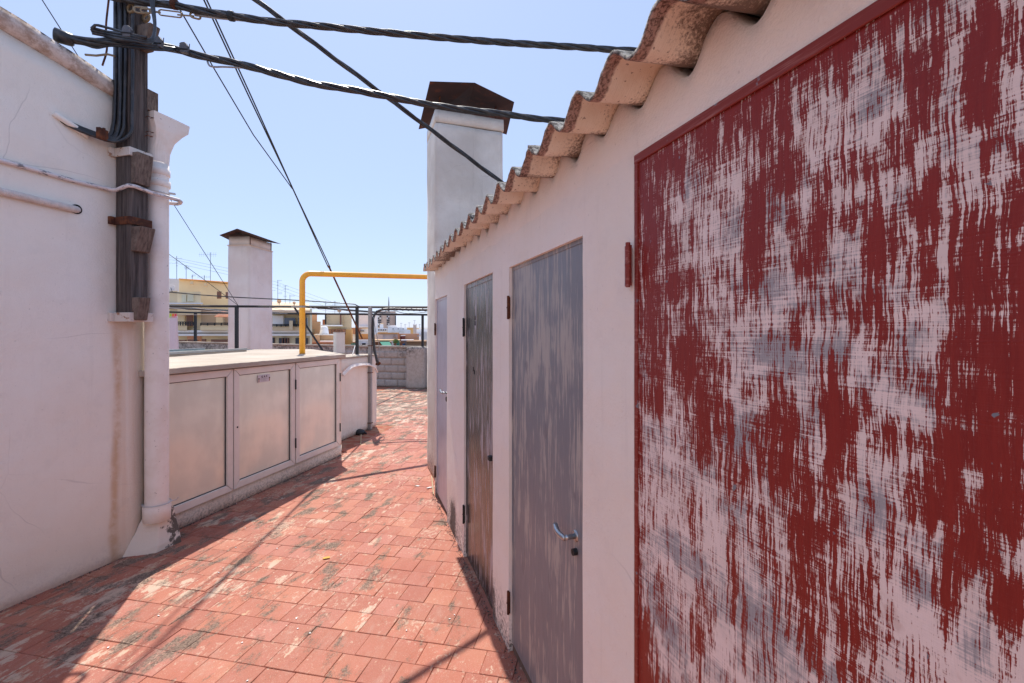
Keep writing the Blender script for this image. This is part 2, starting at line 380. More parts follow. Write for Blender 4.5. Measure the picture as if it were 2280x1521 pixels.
# black glossy door with scratches
m = M('black_gloss_paint', 0.2, spec=0.6); ob = m.obj
s1 = m.noise(1, m.mp(ob, (60, 1, 2.8), loc=(0,0,3)), 4, 0.6); s3 = m.noise(5, m.mp(ob, (1.5,1,.6), loc=(1,0,0)), 3)
sc = m.math('MULTIPLY', m.rng(s1, 0.545, 0.575), m.rng(m.math('ADD', s3, m.rng(m.sep(ob)[0], .15, .55, .10, -.05)), 0.44, 0.52))
st = m.noise(1, m.mp(ob, (40, 1, 1.5)), 4, 0.6)
colr = m.mix(m.rng(st, 0.4, 0.7), (0.022,0.026,0.028), (0.06,0.065,0.066))
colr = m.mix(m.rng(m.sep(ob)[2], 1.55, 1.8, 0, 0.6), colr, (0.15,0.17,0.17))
colr = m.mix(sc, colr, (0.46,0.42,0.45))
m.set('Base Color', colr); m.set('Roughness', m.math('ADD', m.rng(st, 0.3, 0.7, 0.20, 0.34), m.math('MULTIPLY', sc, 0.3))); m.bump(m.noise(1, m.mp(ob, (30, 1, 5)), 2), 0.25, 0.002); MAT['blackdoor'] = m.m

m = M('pale_grey_paint', 0.35, spec=0.5); ob = m.obj
colr = m.mix(m.rng(m.noise(6, m.mp(ob,(3,1,1)), 4), 0.4, 0.7), (0.47,0.48,0.56), (0.40,0.41,0.47))
m.set('Base Color', m.mix(m.rng(m.noise(25, ob, 4), 0.66, 0.7, 0, 0.5), colr, (0.2,0.18,0.18))); m.bump(m.noise(12, ob, 2), 0.2, 0.002); MAT['paledoor'] = m.m

# brushed aluminium
m = M('brushed_aluminium', 0.42, 0.75); ob = m.obj
br = m.noise(1, m.mp(ob, (3, 3, 260)), 3, 0.6); bl = m.noise(3, m.mp(ob,(1.5,1,1)), 3)
colr = m.mix(m.rng(bl, .35, .65), (0.82,0.83,0.74), (0.74,0.74,0.65))
colr = m.mix(m.rng(m.noise(1, m.mp(ob, (60,60,3), loc=(3,1,0)), 4, .6), 0.68, 0.74, 0, 0.5), colr, (0.75,0.68,0.6))
m.set('Base Color', colr); m.set('Roughness', m.rng(bl, .3, .7, 0.38, 0.55)); m.bump(br, 0.15, 0.001); m.bump(m.noise(2.2, ob, 1), 0.35, 0.02); MAT['alu'] = m.m
MAT['aluframe'] = plain('lacquered_aluminium', (0.76,0.69,0.62), 0.5, 0.1, 0.08, 12)
MAT['galv'] = plain('galvanised_steel', (0.34,0.34,0.34), 0.5, 0.5, 0.2, 20)
MAT['handle'] = plain('handle_aluminium', (0.42,0.45,0.47), 0.3, 0.9, 0.1, 40)
MAT['black'] = plain('black_metal', (0.022,0.024,0.026), 0.6, 0.0, 0.2, 20)
MAT['foot'] = plain('dark_mortar', (0.16,0.115,0.09), .95, 0, .45, 25, .01)  # darker mortar tone for the threshold strips below the doors
MAT['dark'] = plain('dark_void', (0.012,0.010,0.009), 0.9, 0, 0.1)
m = M('black_cable', 0.38, spec=0.5); n = m.noise(25, m.pos, 4)
m.set('Base Color', m.mix(m.rng(n, .45, .7), (0.022,0.024,0.028), (0.06,0.06,0.062))); m.set('Roughness', m.rng(n, .3, .7, .3, .5)); MAT['cable'] = m.m
MAT['wire'] = plain('thin_wire', (0.035,0.04,0.045), 0.45, 0.3, 0.1)
MAT['whiteline'] = plain('pale_cord', (0.55,0.55,0.55), 0.7, 0, 0.1)
m = M('rusty_steel', 0.85, 0.2, 0.3); n = m.noise(14, m.pos, 6, .7)
m.set('Base Color', m.mix(m.rng(n, .4, .65), (0.075,0.030,0.020), (0.20,0.07,0.03))); m.bump(n, .4, .002); MAT['rust'] = m.m
m = M('rusty_cap_steel', 0.75, 0.2, 0.3); n = m.noise(7, m.pos, 6, .7)
m.set('Base Color', m.mix(m.rng(n, .5, .75), (0.045,0.022,0.020), (0.16,0.045,0.025))); MAT['cap'] = m.m
m = M('white_paint_with_rust', 0.6); n = m.noise(22, m.pos, 6, .75)
m.set('Base Color', m.mix(m.rng(n, .56, .64), (0.66,0.60,0.54), (0.30,0.12,0.04))); m.bump(n, .3, .001); MAT['bracket'] = m.m
m = M('white_painted_pipe', 0.6); n = m.noise(9, m.pos, 5, .65)
pc = m.mix(m.rng(n, .4, .7), (0.84,0.78,0.72), (0.78,0.70,0.62)); pc = m.mix(m.rng(m.noise(60, m.pos, 3), .68, .72, 0, .6), pc, (.2,.17,.16))
m.set('Base Color', pc); m.bump(m.noise(30, m.pos, 3), .3, .002); MAT['pipe'] = m.m
m = M('peeling_conduit', 0.6); n = m.noise(18, m.mp(m.pos, (1,1,3)), 5, .7)
m.set('Base Color', m.mix(m.rng(n, .52, .58), (0.68,0.62,0.61), (0.20,0.19,0.20))); MAT['peel'] = m.m
m = M('weathered_timber', 0.9, spec=0.2); g1 = m.noise(1, m.mp(m.obj, (55, 55, 2.2)), 6, 0.7, 0.2); g2 = m.noise(1, m.mp(m.obj, (160, 160, 5)), 3, .6)
wc = m.mix(m.rng(g1, .3, .7), (0.045,0.037,0.035), (0.15,0.125,0.115)); wc = m.mix(m.rng(g2, .6, .75, 0, .6), wc, (0.015,0.012,0.011))
m.set('Base Color', wc); m.bump(m.math('ADD', g1, g2), 0.9, 0.006); MAT['timber'] = m.m
m = M('cut_timber', 0.9, spec=0.2); g1 = m.noise(1, m.mp(m.obj, (90, 20, 20)), 5, 0.7, 0.2)
m.set('Base Color', m.mix(m.rng(g1, .3, .7), (0.09,0.066,0.055), (0.22,0.17,0.14))); m.bump(g1, 0.9, 0.004); MAT['block'] = m.m
m = M('yellow_pipe_paint', 0.4, spec=0.5); n = m.noise(10, m.pos, 4)
yc = m.mix(m.rng(n, .4, .7), (0.84,0.42,0.035), (0.76,0.36,0.04)); yc = m.mix(m.rng(m.noise(40, m.pos, 3), .68, .72, 0, .6), yc, (.15,.07,.03))
m.set('Base Color', yc); MAT['yellow'] = m.m

# corrugated sheet: painted underside with mould, grey lichen top
def under():
    m = M('painted_fibre_cement', 0.9, spec=0.15)
    y = m.sep(m.obj)[1]; x = m.sep(m.obj)[0]
    n1 = m.noise(9, m.pos, 5, .7); n2 = m.noise(130, m.pos, 4, .75); n3 = m.noise(3.0, m.pos, 3)
    colr = m.mix(m.rng(n1, .35, .65), (0.82,0.76,0.65), (0.76,0.68,0.56))
    edge = m.rng(m.math('ADD', y, m.math('MULTIPLY', m.math('SUBTRACT', n1, .5), .035)), 0.108, 0.116)
    e2 = m.mix(m.rng(n2, .42, .6), (0.42,0.30,0.26), (0.15,0.10,0.085))
    colr = m.mix(edge, colr, e2)
    ph = m.math('FRACT', m.math('DIVIDE', m.math('SUBTRACT', x, 0.892), 0.1775))
    fl = m.math('MULTIPLY', m.rng(ph, 0.35, 0.75), m.rng(ph, 0.8, 1.0, 1, 0))
    mo = m.math('ADD', m.math('MULTIPLY', fl, 0.22), m.math('ADD', m.math('MULTIPLY', n3, 0.75), m.math('MULTIPLY', n2, 0.45)))
    mo = m.math('ADD', mo, m.rng(y, 0.0, 0.09, 0.10, 0.0))
    colr = m.mix(m.rng(mo, 0.64, 0.80, 0, 0.85), colr, (0.085,0.055,0.048))
    pit = m.rng(m.noise(95, m.pos, 2), .66, .7)
    colr = m.mix(m.math('MULTIPLY', pit, .6), colr, (.1,.06,.05))
    m.set('Base Color', colr); m.bump(m.math('ADD', m.noise(1, m.mp(m.obj, (20, 300, 1)), 2), n2), .5, .003); return m.m
MAT['under'] = under()
m = M('lichen_fibre_cement', 0.95, spec=0.1); n = m.noise(60, m.pos, 5, .8)
m.set('Base Color', m.mix(m.rng(n, .42, .6), (0.10,0.09,0.08), (0.42,0.40,0.36))); m.bump(n, .9, .006); MAT['lichen'] = m.m
MAT['paper'] = plain('white_scrap', (0.75,0.74,0.72), 0.7, 0, .1)
MAT['leaf'] = plain('dry_yellow_leaf', (0.62,0.38,0.08), 0.8, 0, .2)
MAT['stick'] = plain('dry_stick', (0.45,0.35,0.22), 0.8, 0, .2)

# ------------------------------------------------------------------ frames of the walls
class Frame:
    """upright plane through O (plan) along direction d; local x along d, y = Z x X, z up"""
    def __init__(s, O, d):
        s.O = Vector(O); s.d = Vector(d).normalized(); s.n = Vector((-s.d.y, s.d.x)); s.rot = math.atan2(s.d.y, s.d.x)
    def hit(s, px, py, y=0.0):
        xi = (px - 1140) / F; c = s.O + s.n * y
        Y = c.dot(s.n) / (s.n.x * xi + s.n.y)
        p = Vector((xi * Y, Y)) - s.O
        return p.dot(s.d), CAMZ + (HZ - py) / F * Y
    def world(s, x, y, z): p = s.O + s.d * x + s.n * y; return Vector((p.x, p.y, z))
SH = Frame(Vector((.9466, .3225)) * .678, (-.3225, .9466))      # shed wall; +y = passage side
LH = Frame((-2.758, 2.451), (.2535, .9673))                      # left house; -y = passage side
CB = Frame((-2.103, 5.607), (.2076, .9782))                      # gas cabinet; -y = passage side
PA = Frame((-3.87, 12.87), (.980, -.199))                        # parapet; -y = towards camera

# ------------------------------------------------------------------ setting: ground far below, terrace floor with its tiles
mb = MB(); mb.box(-1500, 1500, -300, 3000, -14.4, -14)
tag(mb.build('city_ground', plain('city_ground', (0.22,0.19,0.16), 0.9, 0, .3, .02)), None, None, kind='structure')

fl = MB(); fl.add([(-9,-4,-0.008),(9,-4,-0.008),(9,13.2,-0.008),(-9,15.5,-0.008),(-9,-4,-14),(9,-4,-14),(9,13.2,-14),(-9,15.5,-14)],
                  [(0,1,2,3),(0,4,5,1),(1,5,6,2),(2,6,7,3),(3,7,4,0)])
floor = tag(fl.build('terrace_floor', MAT['joint']), None, None, kind='structure')
A_ = Vector((.980, -.199)); B_ = Vector((.199, .980)); TP = 0.1503
tv = []
for k in range(8):
    random.seed(100 + k)
    t = MB(); h = TP/2 - random.uniform(.0003, .0010); e = .0022
    q = [(-h,-h),(h,-h),(h,h),(-h,h)]
    q = [(x + random.uniform(-.0008,.0008), y + random.uniform(-.0008,.0008)) for x, y in q]
    r1 = [(x, y, -.012) for x, y in q]; r2 = [(x, y, -.0022) for x, y in q]
    r3 = [(x*(1-e/h), y*(1-e/h), 0) for x, y in q]
    t.add(r1 + r2 + r3, [(3,2,1,0)] + [(i,(i+1)%4,4+(i+1)%4,4+i) for i in range(4)] + [(4+i,4+(i+1)%4,8+(i+1)%4,8+i) for i in range(4)] + [(8,9,10,11)])
    tv.append((t, t.mesh('tile', MAT['tile'])))
random.seed(5)
cand = []
for r in range(-12, 90):
    b = 1.934 + TP * r; off = random.choice([0, .5, .33, .6, .45]) * TP + random.uniform(-.02, .02)
    for k in range(-48, 22):
        a = off + k * TP
        p = A_ * a + B_ * (b + TP/2)
        x, y = p
        if y > 12.9 - .2*(x+3.9) or y < -1.6: continue
        rs = Vector((x, y)) - SH.O
        inside_shed = rs.dot(SH.n) < -.10 and rs.dot(SH.d) < 4.2
        lh = (Vector((x, y)) - LH.O); left = lh.dot(LH.n) > .08 and lh.dot(LH.d) < .8
        cb = (Vector((x, y)) - CB.O); cab = cb.dot(CB.n) > .10 and -2.7 < cb.dot(CB.d) < 1.8
        if inside_shed or left or cab or (cb.dot(CB.n) > 2.6) or x > 5.0: continue
        vis = y > 1.75 and -1.17 < x / y < 1.2
        cand.append((0 if vis else 1, x*x + y*y, x, y))
cand.sort()
st = MB(); st_r = []
for i, (v_, d_, x, y) in enumerate(cand):
    me = random.choice(tv); rz = math.atan2(A_.y, A_.x) + random.uniform(-.006, .006)
    dz = random.uniform(-.0014, .0020); tx, ty = random.uniform(-.011, .011), random.uniform(-.011, .011)
    if y > 4: dz *= .8
    if i < 300:
        o = bpy.data.objects.new('tile', me[1]); COL.objects.link(o); o.parent = floor
        o.location = (x, y, dz); o.rotation_euler = (tx, ty, rz)
    else:
        mtx = Matrix.Translation((x, y, dz)) @ Matrix.Rotation(rz, 4, 'Z') @ Matrix.Rotation(ty, 4, 'Y') @ Matrix.Rotation(tx, 4, 'X')
        rv = random.random(); n0 = len(st.f)
        st.add([mtx @ Vector(q) for q in me[0].v], me[0].f); st_r += [rv] * (len(st.f) - n0)
o = st.build('floor_tiles', MAT['tile_far'], floor); o['kind'] = 'stuff'
at = o.data.attributes.new('tile_rand', 'FLOAT', 'FACE'); at.data.foreach_set('value', st_r[:len(o.data.polygons)])

# ------------------------------------------------------------------ storage shed on the right
PITCH, PH, AMP = 0.1775, 0.892, 0.0275
def eave_y(s): return .143 - .0095 * max(0, s - .8)
def sheet_z(s, y): return 2.0925 - .003 * max(0, s - 1) + AMP * math.cos(2*math.pi*(s - PH)/PITCH) + .09 * (eave_y(s) - y)
def s_of(px): return SH.hit(px, HZ)[0]
shed = thing('storage_shed', 'long low storage shed with pale pink plaster wall, painted metal doors and corrugated eave', 'shed', (SH.O.x, SH.O.y, 0), SH.rot)
DO = {}   # door openings: s0, s1 (far edge is larger s), zb, zt
DO['white'] = (s_of(995), s_of(968.8) - .01, .035, 1.805)
DO['black'] = (s_of(1097), s_of(1033), .018, 1.822)
DO['grey']  = (s_of(1298), s_of(1133), .030, 1.810)
DO['red']   = (s_of(1412) - 1.0, s_of(1412), .03, 1.957)
sh = MB()
edges = sorted(DO.values()); cur = -3.2; TOPZ = 2.0
for s0, s1, zb, zt in edges:
    sh.rbox(cur, s0, -.12, 0, 0, TOPZ, step=.09, amp=.0022, fr=2.2)
    cur = s1
sh.rbox(cur, 4.185, -.12, 0, 0, TOPZ, step=.09, amp=.0022, fr=2.2)
for s0, s1, zb, zt in edges:
    sh.rbox(s0, s1, -.12, -.001, zt, TOPZ, step=.09, amp=.0015, fr=2.2)
    pass
for s0, s1, zb, zt in edges:
    th_ = MB(); th_.rbox(s0+.001, s1-.001, -.12, -.020, 0, zb, step=.04, amp=.003, fr=9); th_.build('threshold', MAT['foot'], shed)
sh.build('plaster_wall', MAT['shed'], shed, smooth=False)
# mortar that fills the waves under the sheet; a few gaps stay open
mo = MB(); n = 620; pf, pb = [], []
for i in range(n + 1):
    s = -3.2 + 7.385 * i / n
    g = -.006; w = ((s - PH) / PITCH) % 1.0
    gap = mn.noise(Vector((math.floor((s - PH)/PITCH) * 1.7, 3.3, 0))) 
    if gap > .2 and .25 < w < .85: g = .012 * math.sin((w - .25) / .60 * math.pi) * min(1, (gap - .2) * 6)
    z = sheet_z(s, 0) - .007 - g + .002 * mn.noise(Vector((s * 30, 0, 0)))
    if mn.noise(Vector((s*1.3, 9, 0))) > .1: z -= .004
    pf.append((s, z))
vsx = [];
def mq(s, z): return .0022 + .0045*mn.noise(Vector((s*7, z*9, 4)))
for s, z in pf:
    zs = 1.955 + .02*mn.noise(Vector((s*6, 0, 8)))
    vsx += [(s, -.004, zs), (s, mq(s, zs)-.001, zs + .022), (s, mq(s, 2.01), max(zs+.03, z - .035)), (s, mq(s, z)+.002, z - .008), (s, -.012, z), (s, -.10, z)]
fc = []
for i in range(n):
    a = 6*i; b = a + 6
    fc += [(a+q, b+q, b+q+1, a+q+1)[::-1] for q in range(5)]
mo.add(vsx, fc); mo.build('eave_mortar', MAT['shed'], shed, smooth=True)
# inner body (back, ends, dark inside)
bd = MB(); bd.box(-3.2, 4.185, -2.1, -2.0, 0, 2.2); bd.box(4.1, 4.184, -2.0, -.1205, 0, 2.05); bd.box(-3.2, -3.1, -2.0, -.1205, 0, 2.05)
bd.build('back_wall', MAT['shed'], shed)
dk = MB(); dk.box(-3.1, 4.09, -.20, -.13, 0.0, 2.02); dk.build('inner_lining', MAT['dark'], shed)
# roof sheets
def roof_sheet(s0, s1, dz, last):
    r = MB(); ns = int((s1 - s0) / PITCH * 16); ys = [0, .004, .02, .06, .12, .2, .5, 1.0, 1.75]
    top, bot = {}, {}
    for i in range(ns + 1):
        s = s0 + (s1 - s0) * i / ns
        ej = .004 * mn.noise(Vector((s * 25, dz * 99, 0))) + .003 * mn.noise(Vector((s * 80, 1, 0)))
        for j, yy in enumerate(ys):
            y = eave_y(s) + ej * (1 if j < 3 else 0) - yy
            z = sheet_z(s, y) + dz + (.0015 * mn.noise(Vector((s*70, y*70, 0))) if j < 5 else 0)
            top[i, j] = len(r.v); r.v.append((s, y, z))
            th = .0105 if j else .009
            bot[i, j] = len(r.v); r.v.append((s, y, z - th))
    for i in range(ns):
        for j in range(len(ys) - 1):
            r.f.append((top[i,j], top[i,j+1], top[i+1,j+1], top[i+1,j])); r.m.append(1)
            r.f.append((bot[i,j], bot[i+1,j], bot[i+1,j+1], bot[i,j+1])); r.m.append(0)
        r.f.append((top[i,0], top[i+1,0], bot[i+1,0], bot[i,0])); r.m.append(1)
    for i in (0, ns):
        for j in range(len(ys) - 1):
            r.f.append((top[i,j], bot[i,j], bot[i,j+1], top[i,j+1])); r.m.append(1)
    return r.build('roof_sheet', [MAT['under'], MAT['lichen']], shed, smooth=True)
s_ = -3.06; k = 0
while s_ < 4.1:
    e_ = min(s_ + PITCH * 5.25, 4.16)
    roof_sheet(s_, e_, .0 if k % 2 else .009, False); s_ += PITCH * 5; k += 1

# doors: each a part of the shed; local origin at its foot
def door(name, key, mat, label, y=-.018, th=.03):
    s0, s1, zb, zt = DO[key]; d = MB(); w = s1 - s0
    nx, nz = max(4, int(w/.05)), int((zt-zb)/.05)
    ga, gb = (.015 if key == 'black' else .009), .004              # dark gap on the near (lock) side, thin on the far (hinge) side
    W0, W1, H0, H1 = ga, w - gb, .004, zt - zb - .004
    for j in range(nz + 1):
        for i in range(nx + 1):
            x = W0 + (W1-W0)*i/nx; z = H0 + (H1-H0)*j/nz
            d.v.append((x, .0018 * mn.noise(Vector((x*3 + s0*7, z*2.2, 0))) if 0 < i < nx and 0 < j < nz else 0, z))
    def id(i, j): return j*(nx+1)+i
    for j in range(nz):
        for i in range(nx): d.f.append((id(i,j), id(i,j+1), id(i+1,j+1), id(i+1,j))); d.m.append(0)
    b = len(d.v); d.v += [(W0,-th,H0),(W1,-th,H0),(W1,-th,H1),(W0,-th,H1)]
    d.f += [(b,b+1,b+2,b+3), tuple([id(i,0) for i in range(nx+1)] + [b+1, b]), tuple([id(i,nz) for i in range(nx,-1,-1)] + [b+3, b+2]),
            tuple([id(0,j) for j in range(nz,-1,-1)] + [b, b+3]), tuple([id(nx,j) for j in range(nz+1)] + [b+2, b+1])]; d.m += [0]*5
    o = d.build(name, mat, shed, label=label); o.location = (s0, y, zb)
    return o, w, zt - zb
dg, wg, hg = door('metal_door', 'grey', MAT['greydoor'], 'grey metal door with streaky brushed paint and lever handle')
dbk, wb, hb = door('metal_door', 'black', MAT['blackdoor'], 'glossy black metal door with long pale scratches')
dw, ww, hw = door('metal_door', 'white', MAT['paledoor'], 'pale bluish grey metal door at the far end of the shed')
dr, wr, hr = door('metal_door', 'red', MAT['reddoor'], 'large dark red door with pinkish undercoat showing through scraped paint', y=-.004)
# raised frame round each metal door (two uprights and a head)
def frame(dobj, w, h, mat, t=.018, proud=.006, label=None, head=.02):
    f = MB(); f.box(w - t, w + .001, -.012, proud, .01, h); f.box(-.0005, .0075, -.03, -.004, .0, h, 0); f.box(.0, w - t, -.012, proud, h - head, h + .002)
    return f.build('door_frame', mat, dobj, bevel=.0015, label=label)
frame(dg, wg, hg, MAT['greydoor'], .008, .003, head=.016)
frame(dbk, wb, hb, MAT['blackdoor'], .012, .004, head=.03)
frame(dw, ww, hw, MAT['paledoor'], .012, .004, head=.02)
rf = MB(); rf.box(wr - .014, wr - .001, -.006, .005, .01, hr); rf.box(0, wr - .001, .001, .006, hr - .022, hr + .001)
rf.build('door_frame', MAT['redframe'], dr, bevel=.002)
for (o, w, mat) in ((dg, wg, 0), (dbk, wb, 0), (dw, ww, 0)):
    g = MB(); g.box(-.001, .007, -.028, -.012, 0, DO['grey'][3]-.05); g.build('edge_gap', MAT['dark'], o)
def hinge(dobj, x, z, hh, mat=None):
    h = MB(); h.box(x - .001, x + .022, .012, .019, z - hh/2, z + hh/2)
    h.tube([(x + .002, .022, z - hh/2 - .004), (x + .002, .022, z + hh/2 + .006)], .0065, 8)
    h.tube([(x + .002, .022, z - .003), (x + .002, .022, z + .003)], .0085, 8)
    h.build('hinge', mat or MAT['rust'], dobj, bevel=.001)
for z in (1.59, 0.20): hinge(dg, wg - .004, z, .10)
for z in (1.52, 0.27): hinge(dbk, wb - .004, z, .115, MAT['black'])
for z in (1.50, 0.20): hinge(dw, ww - .004, z, .10)
hinge(dr, wr - .001, 1.645, .105, MAT['redframe']); hinge(dr, wr - .001, .35, .105, MAT['redframe'])
# lever handles (grey, white), knob (black)
def lever(dobj, x, z, ln, k=1.0):
    h = MB()
    h.tube([(x, -.002, z), (x, .004, z)], .019 * k, 16); h.tube([(x, .004, z), (x, .030, z), (x, .042, z)], [.009*k, .008*k, .009*k], 12)
    pts = spline([(x - .004, .042, z), (x + .012, .046, z), (x + .045, .047, z + .002), (x + ln*.8, .043, z + .006), (x + ln, .038, z + .008)], .008)
    h.tube(pts, [.0095*k] * len(pts), 10); h.build('handle', MAT['handle'], dobj, smooth=True)
def cyl_lock(dobj, x, z, r=.012):
    h = MB(); h.tube([(x, -.002, z), (x, .016, z)], r, 16); h.box(x - .002, x + .002, .014, .0175, z - .007, z + .007)
    h.build('lock', MAT['black'], dobj, bevel=.001)
s_, z_ = SH.hit(1272, 1195); lever(dg, s_ - DO['grey'][0] , z_ - DO['grey'][2], .085)
s_, z_ = SH.hit(1273, 1230); cyl_lock(dg, s_ - DO['grey'][0], z_ - DO['grey'][2], .0115)
s_, z_ = SH.hit(991, 874); lever(dw, .06, z_ - DO['white'][2], .11)
cyl_lock(dw, .055, SH.hit(991, 888)[1] - DO['white'][2], .02)
kb = MB(); s_, z_ = SH.hit(1089, 1021); x = s_ - DO['black'][0]; z = z_ - DO['black'][2]
kb.box(x - .012, x + .020, -.002, .022, z - .013, z + .013); kb.build('latch', MAT['black'], dbk, bevel=.004)
ph = MB(); x, z = .28, 1.54
for (px, py) in ((1052, 708), (1052, 720), (1048, 822), (1050, 829)):
    ph = MB(); s_, z_ = SH.hit(px, py); ph.box(s_ - DO['black'][0] - .006, s_ - DO['black'][0] + .006, -.001, .0022, z_ - DO['black'][2] - .013, z_ - DO['black'][2] + .013); ph.build('paint_chip', MAT['dark'], dbk)
# paint bias of the red door, set on a grid of points
me = dr.data; s0r, s1r, zbr, ztr = DO['red']
g2 = MB(); NX, NZ = 150, 230; W, H = wr - .013, hr - .008
for j in range(NZ + 1):
    for i in range(NX + 1):
        x, z = .009 + W*i/NX, .004 + H*j/NZ
        ed = i in (0, NX) or j in (0, NZ)
        g2.v.append((x, 0 if ed else .0012 * mn.noise(Vector((x*3, z*2, 0))), z))
for j in range(NZ):
    for i in range(NX):
        a = j*(NX+1)+i; g2.f.append((a, a+NX+1, a+NX+2, a+1)); g2.m.append(0)
b = len(g2.v); g2.v += [(.009,-.03,.004),(.009+W,-.03,.004),(.009+W,-.03,.004+H),(.009,-.03,.004+H)]
g2.f.append((b,b+1,b+2,b+3)); g2.m.append(0)
c0, c1, c2, c3 = 0, NX, NX+(NX+1)*NZ, (NX+1)*NZ
for (u_, v_, e, f_) in ((c0, c1, b+1, b), (c1, c2, b+2, b+1), (c2, c3, b+3, b+2), (c3, c0, b, b+3)): g2.f.append((u_, v_, e, f_)); g2.m.append(0)
dr.data = g2.mesh('metal_door', MAT['reddoor'], True); me = dr.data
RED = [(2258,80,30,60,.8),(1510,368,26,36,1),(1683,497,22,125,1),(1750,382,28,50,1),(2049,115,37,66,1),(2053,200,26,80,.9),(2182,115,46,95,1),(2191,207,37,64,1),(2130,60,30,30,.7),
 (2090,400,34,30,.9),(1860,391,110,36,.45),(1883,483,50,30,.6),(1966,548,46,64,.9),(2067,460,38,44,.9),(2178,598,64,110,.95),(2251,644,40,80,1),(1440,470,28,170,.95),
 (1455,560,44,100,.8),(1814,497,55,60,.6),(1492,644,80,40,.8),(1530,690,60,40,.6),(1535,808,62,80,1),(1454,889,40,34,1),(1562,943,56,78,.9),(1735,1002,56,100,1),
 (1640,1060,40,60,.7),(1805,1186,56,170,1),(1859,943,43,110,.95),(1780,1340,40,110,.9),(1902,1375,56,120,.9),(2156,835,50,110,1),(2210,754,60,40,.8),(2248,808,34,140,1),
 (2156,1002,90,34,.9),(2075,1105,60,70,.95),(2242,1337,44,48,1),(2110,1330,34,110,.7),(1430,1456,26,90,1),(1632,1267,18,90,.8),(1545,1165,16,60,.7),(1475,1320,14,60,.5),
 (1560,1420,20,90,.6),(1960,780,40,60,.4),(1790,600,24,60,.5),(1990,980,60,40,.7),(2210,930,60,60,.8),(2050,600,34,60,.5),(2100,500,40,40,.4),(2005,330,30,60,.5),
 (1720,330,30,30,.4),(1650,640,40,60,.35),(1940,900,30,40,.4),(1460,760,46,70,.85),(1700,870,50,26,.55),(2230,1130,50,80,.8),(2180,1210,50,50,.7),(1990,1250,40,60,.5),
 (1690,1180,30,90,.7),(2060,1480,60,50,.5),(1420,1100,12,200,.6),(2010,840,60,40,.3),(1900,680,60,50,.35),(1770,730,40,50,.4),(2250,470,30,60,.7),(2240,300,20,70,.5)]
GREY = [(1524,400,44,34,1),(1700,630,70,24,.9),(1943,230,34,34,.8),(1508,1224,50,40,1),(1735,781,60,34,1),(2042,754,46,40,.9),(2042,1321,40,60,.9),(2172,1456,44,60,1),
 (2120,715,40,30,.7),(1650,1130,26,30,.5),(1950,1130,40,50,.6),(1480,1340,30,60,.7),(1560,560,60,20,.5),(2120,330,30,30,.5),(1640,970,40,26,.5),(1990,1060,30,30,.5),(1850,770,50,30,.7),(2000,1420,30,40,.4)]
def locs(L):
    out = []
    for px, py, rx, ry, w in L:
        cs, cz = SH.hit(px, py, -.004); es, _ = SH.hit(px + rx, py, -.004); _, ez = SH.hit(px, py - ry, -.004)
        out.append((cs - s0r, cz - zbr, abs(es - cs), abs(ez - cz), w))
    return out
RL, GL = locs(RED), locs(GREY)
pv, gv = [], []
for v in me.vertices:
    x, z = v.co.x, v.co.z; r = .31; g = 0.0
    for cx, cz, rx, rz, w in RL:
        q = ((x - cx)/rx)**2 + ((z - cz)/rz)**2
        if q < 2.4: r = max(r, .31 + w * .74 * max(0, 1.0 - .42*q))
    for cx, cz, rx, rz, w in GL:
        q = ((x - cx)/rx)**2 + ((z - cz)/rz)**2
        if q < 3: g = max(g, w * .75 * max(0, 1.2 - .6*q))
    if x < .24: r += .25*mn.noise(Vector((x*9, z*4, 2)))      # part nearest the camera side, outside the photo
    r += .10 * mn.noise(Vector((x*14, z*7, 5)))
    tp = hr - z
    if tp < .05: r = max(r, .95)
    elif tp < .15: r = max(r, (.95 if x > .55 else .62) - (tp - .05) * 4)
    if wr - x < .035: r = max(r, .75)
    pv.append(r); gv.append(g)
for nm, vals in (('paint', pv), ('greypatch', gv)):
    a = me.attributes.new(nm, 'FLOAT', 'POINT'); a.data.foreach_set('value', vals)

# ------------------------------------------------------------------ tall chimney behind the shed
ch = thing('tall_chimney', 'tall rough grey plastered chimney rising behind the far end of the corrugated roof', 'chimney', SH.world(4.88, -.43, 0), SH.rot)
c = MB(); c.rbox(-.284, .284, -.3625, .3625, 0, 3.632, step=.06, amp=.007, fr=2.5, rnd=.015, seed=3); c.build('shaft', MAT['chim'], ch, smooth=True)
c = MB(); c.rbox(-.285, .285, -.3635, .3635, 3.641, 3.76, step=.06, amp=.006, fr=3, seed=4); c.build('top_course', MAT['chim'], ch, smooth=True)
c = MB(); c.box(-.27, .27, -.35, .35, 3.58, 3.64); c.build('joint', plain('crumbled_mortar', (0.25,0.19,0.14), .9, 0, .4, 40, .01), ch)
inv = (Matrix.Translation(ch.location) @ Matrix.Rotation(SH.rot, 4, 'Z')).inverted()
def folded(pts, name, parent, inv, th=.004):
    """ridge-folded steel sheet: near left, near ridge, near right, far left, far ridge, far right"""
    m_ = MB(); q = [inv @ p for p in pts]
    up = Vector((0, 0, th)); m_.add(q + [p + up for p in q], [(0,1,4,3)[::-1],(1,2,5,4)[::-1],(6,7,10,9),(7,8,11,10),(0,1,7,6),(1,2,8,7),(3,9,10,4),(4,10,11,5),(0,6,9,3),(2,5,11,8)])
    return m_.build(name, MAT['cap'], parent)
folded([P(957,182,4.30), P(1057,185,4.45), P(1145,228,4.60), P(932,288,5.55), P(1032,270,5.70), P(1128,300,5.85)], 'cap', ch, inv)
for (x, y) in ((-.2, -.3), (-.2, .3), (.2, .3), (.2, -.3)):
    r_ = MB(); r_.tube([(x, y, 3.75), (x, y, 3.93)], .006, 6); r_.tube([(x - .03, y, 3.925), (x + .03, y, 3.925)], .006, 6); r_.build('cap_bracket', MAT['rust'], ch)

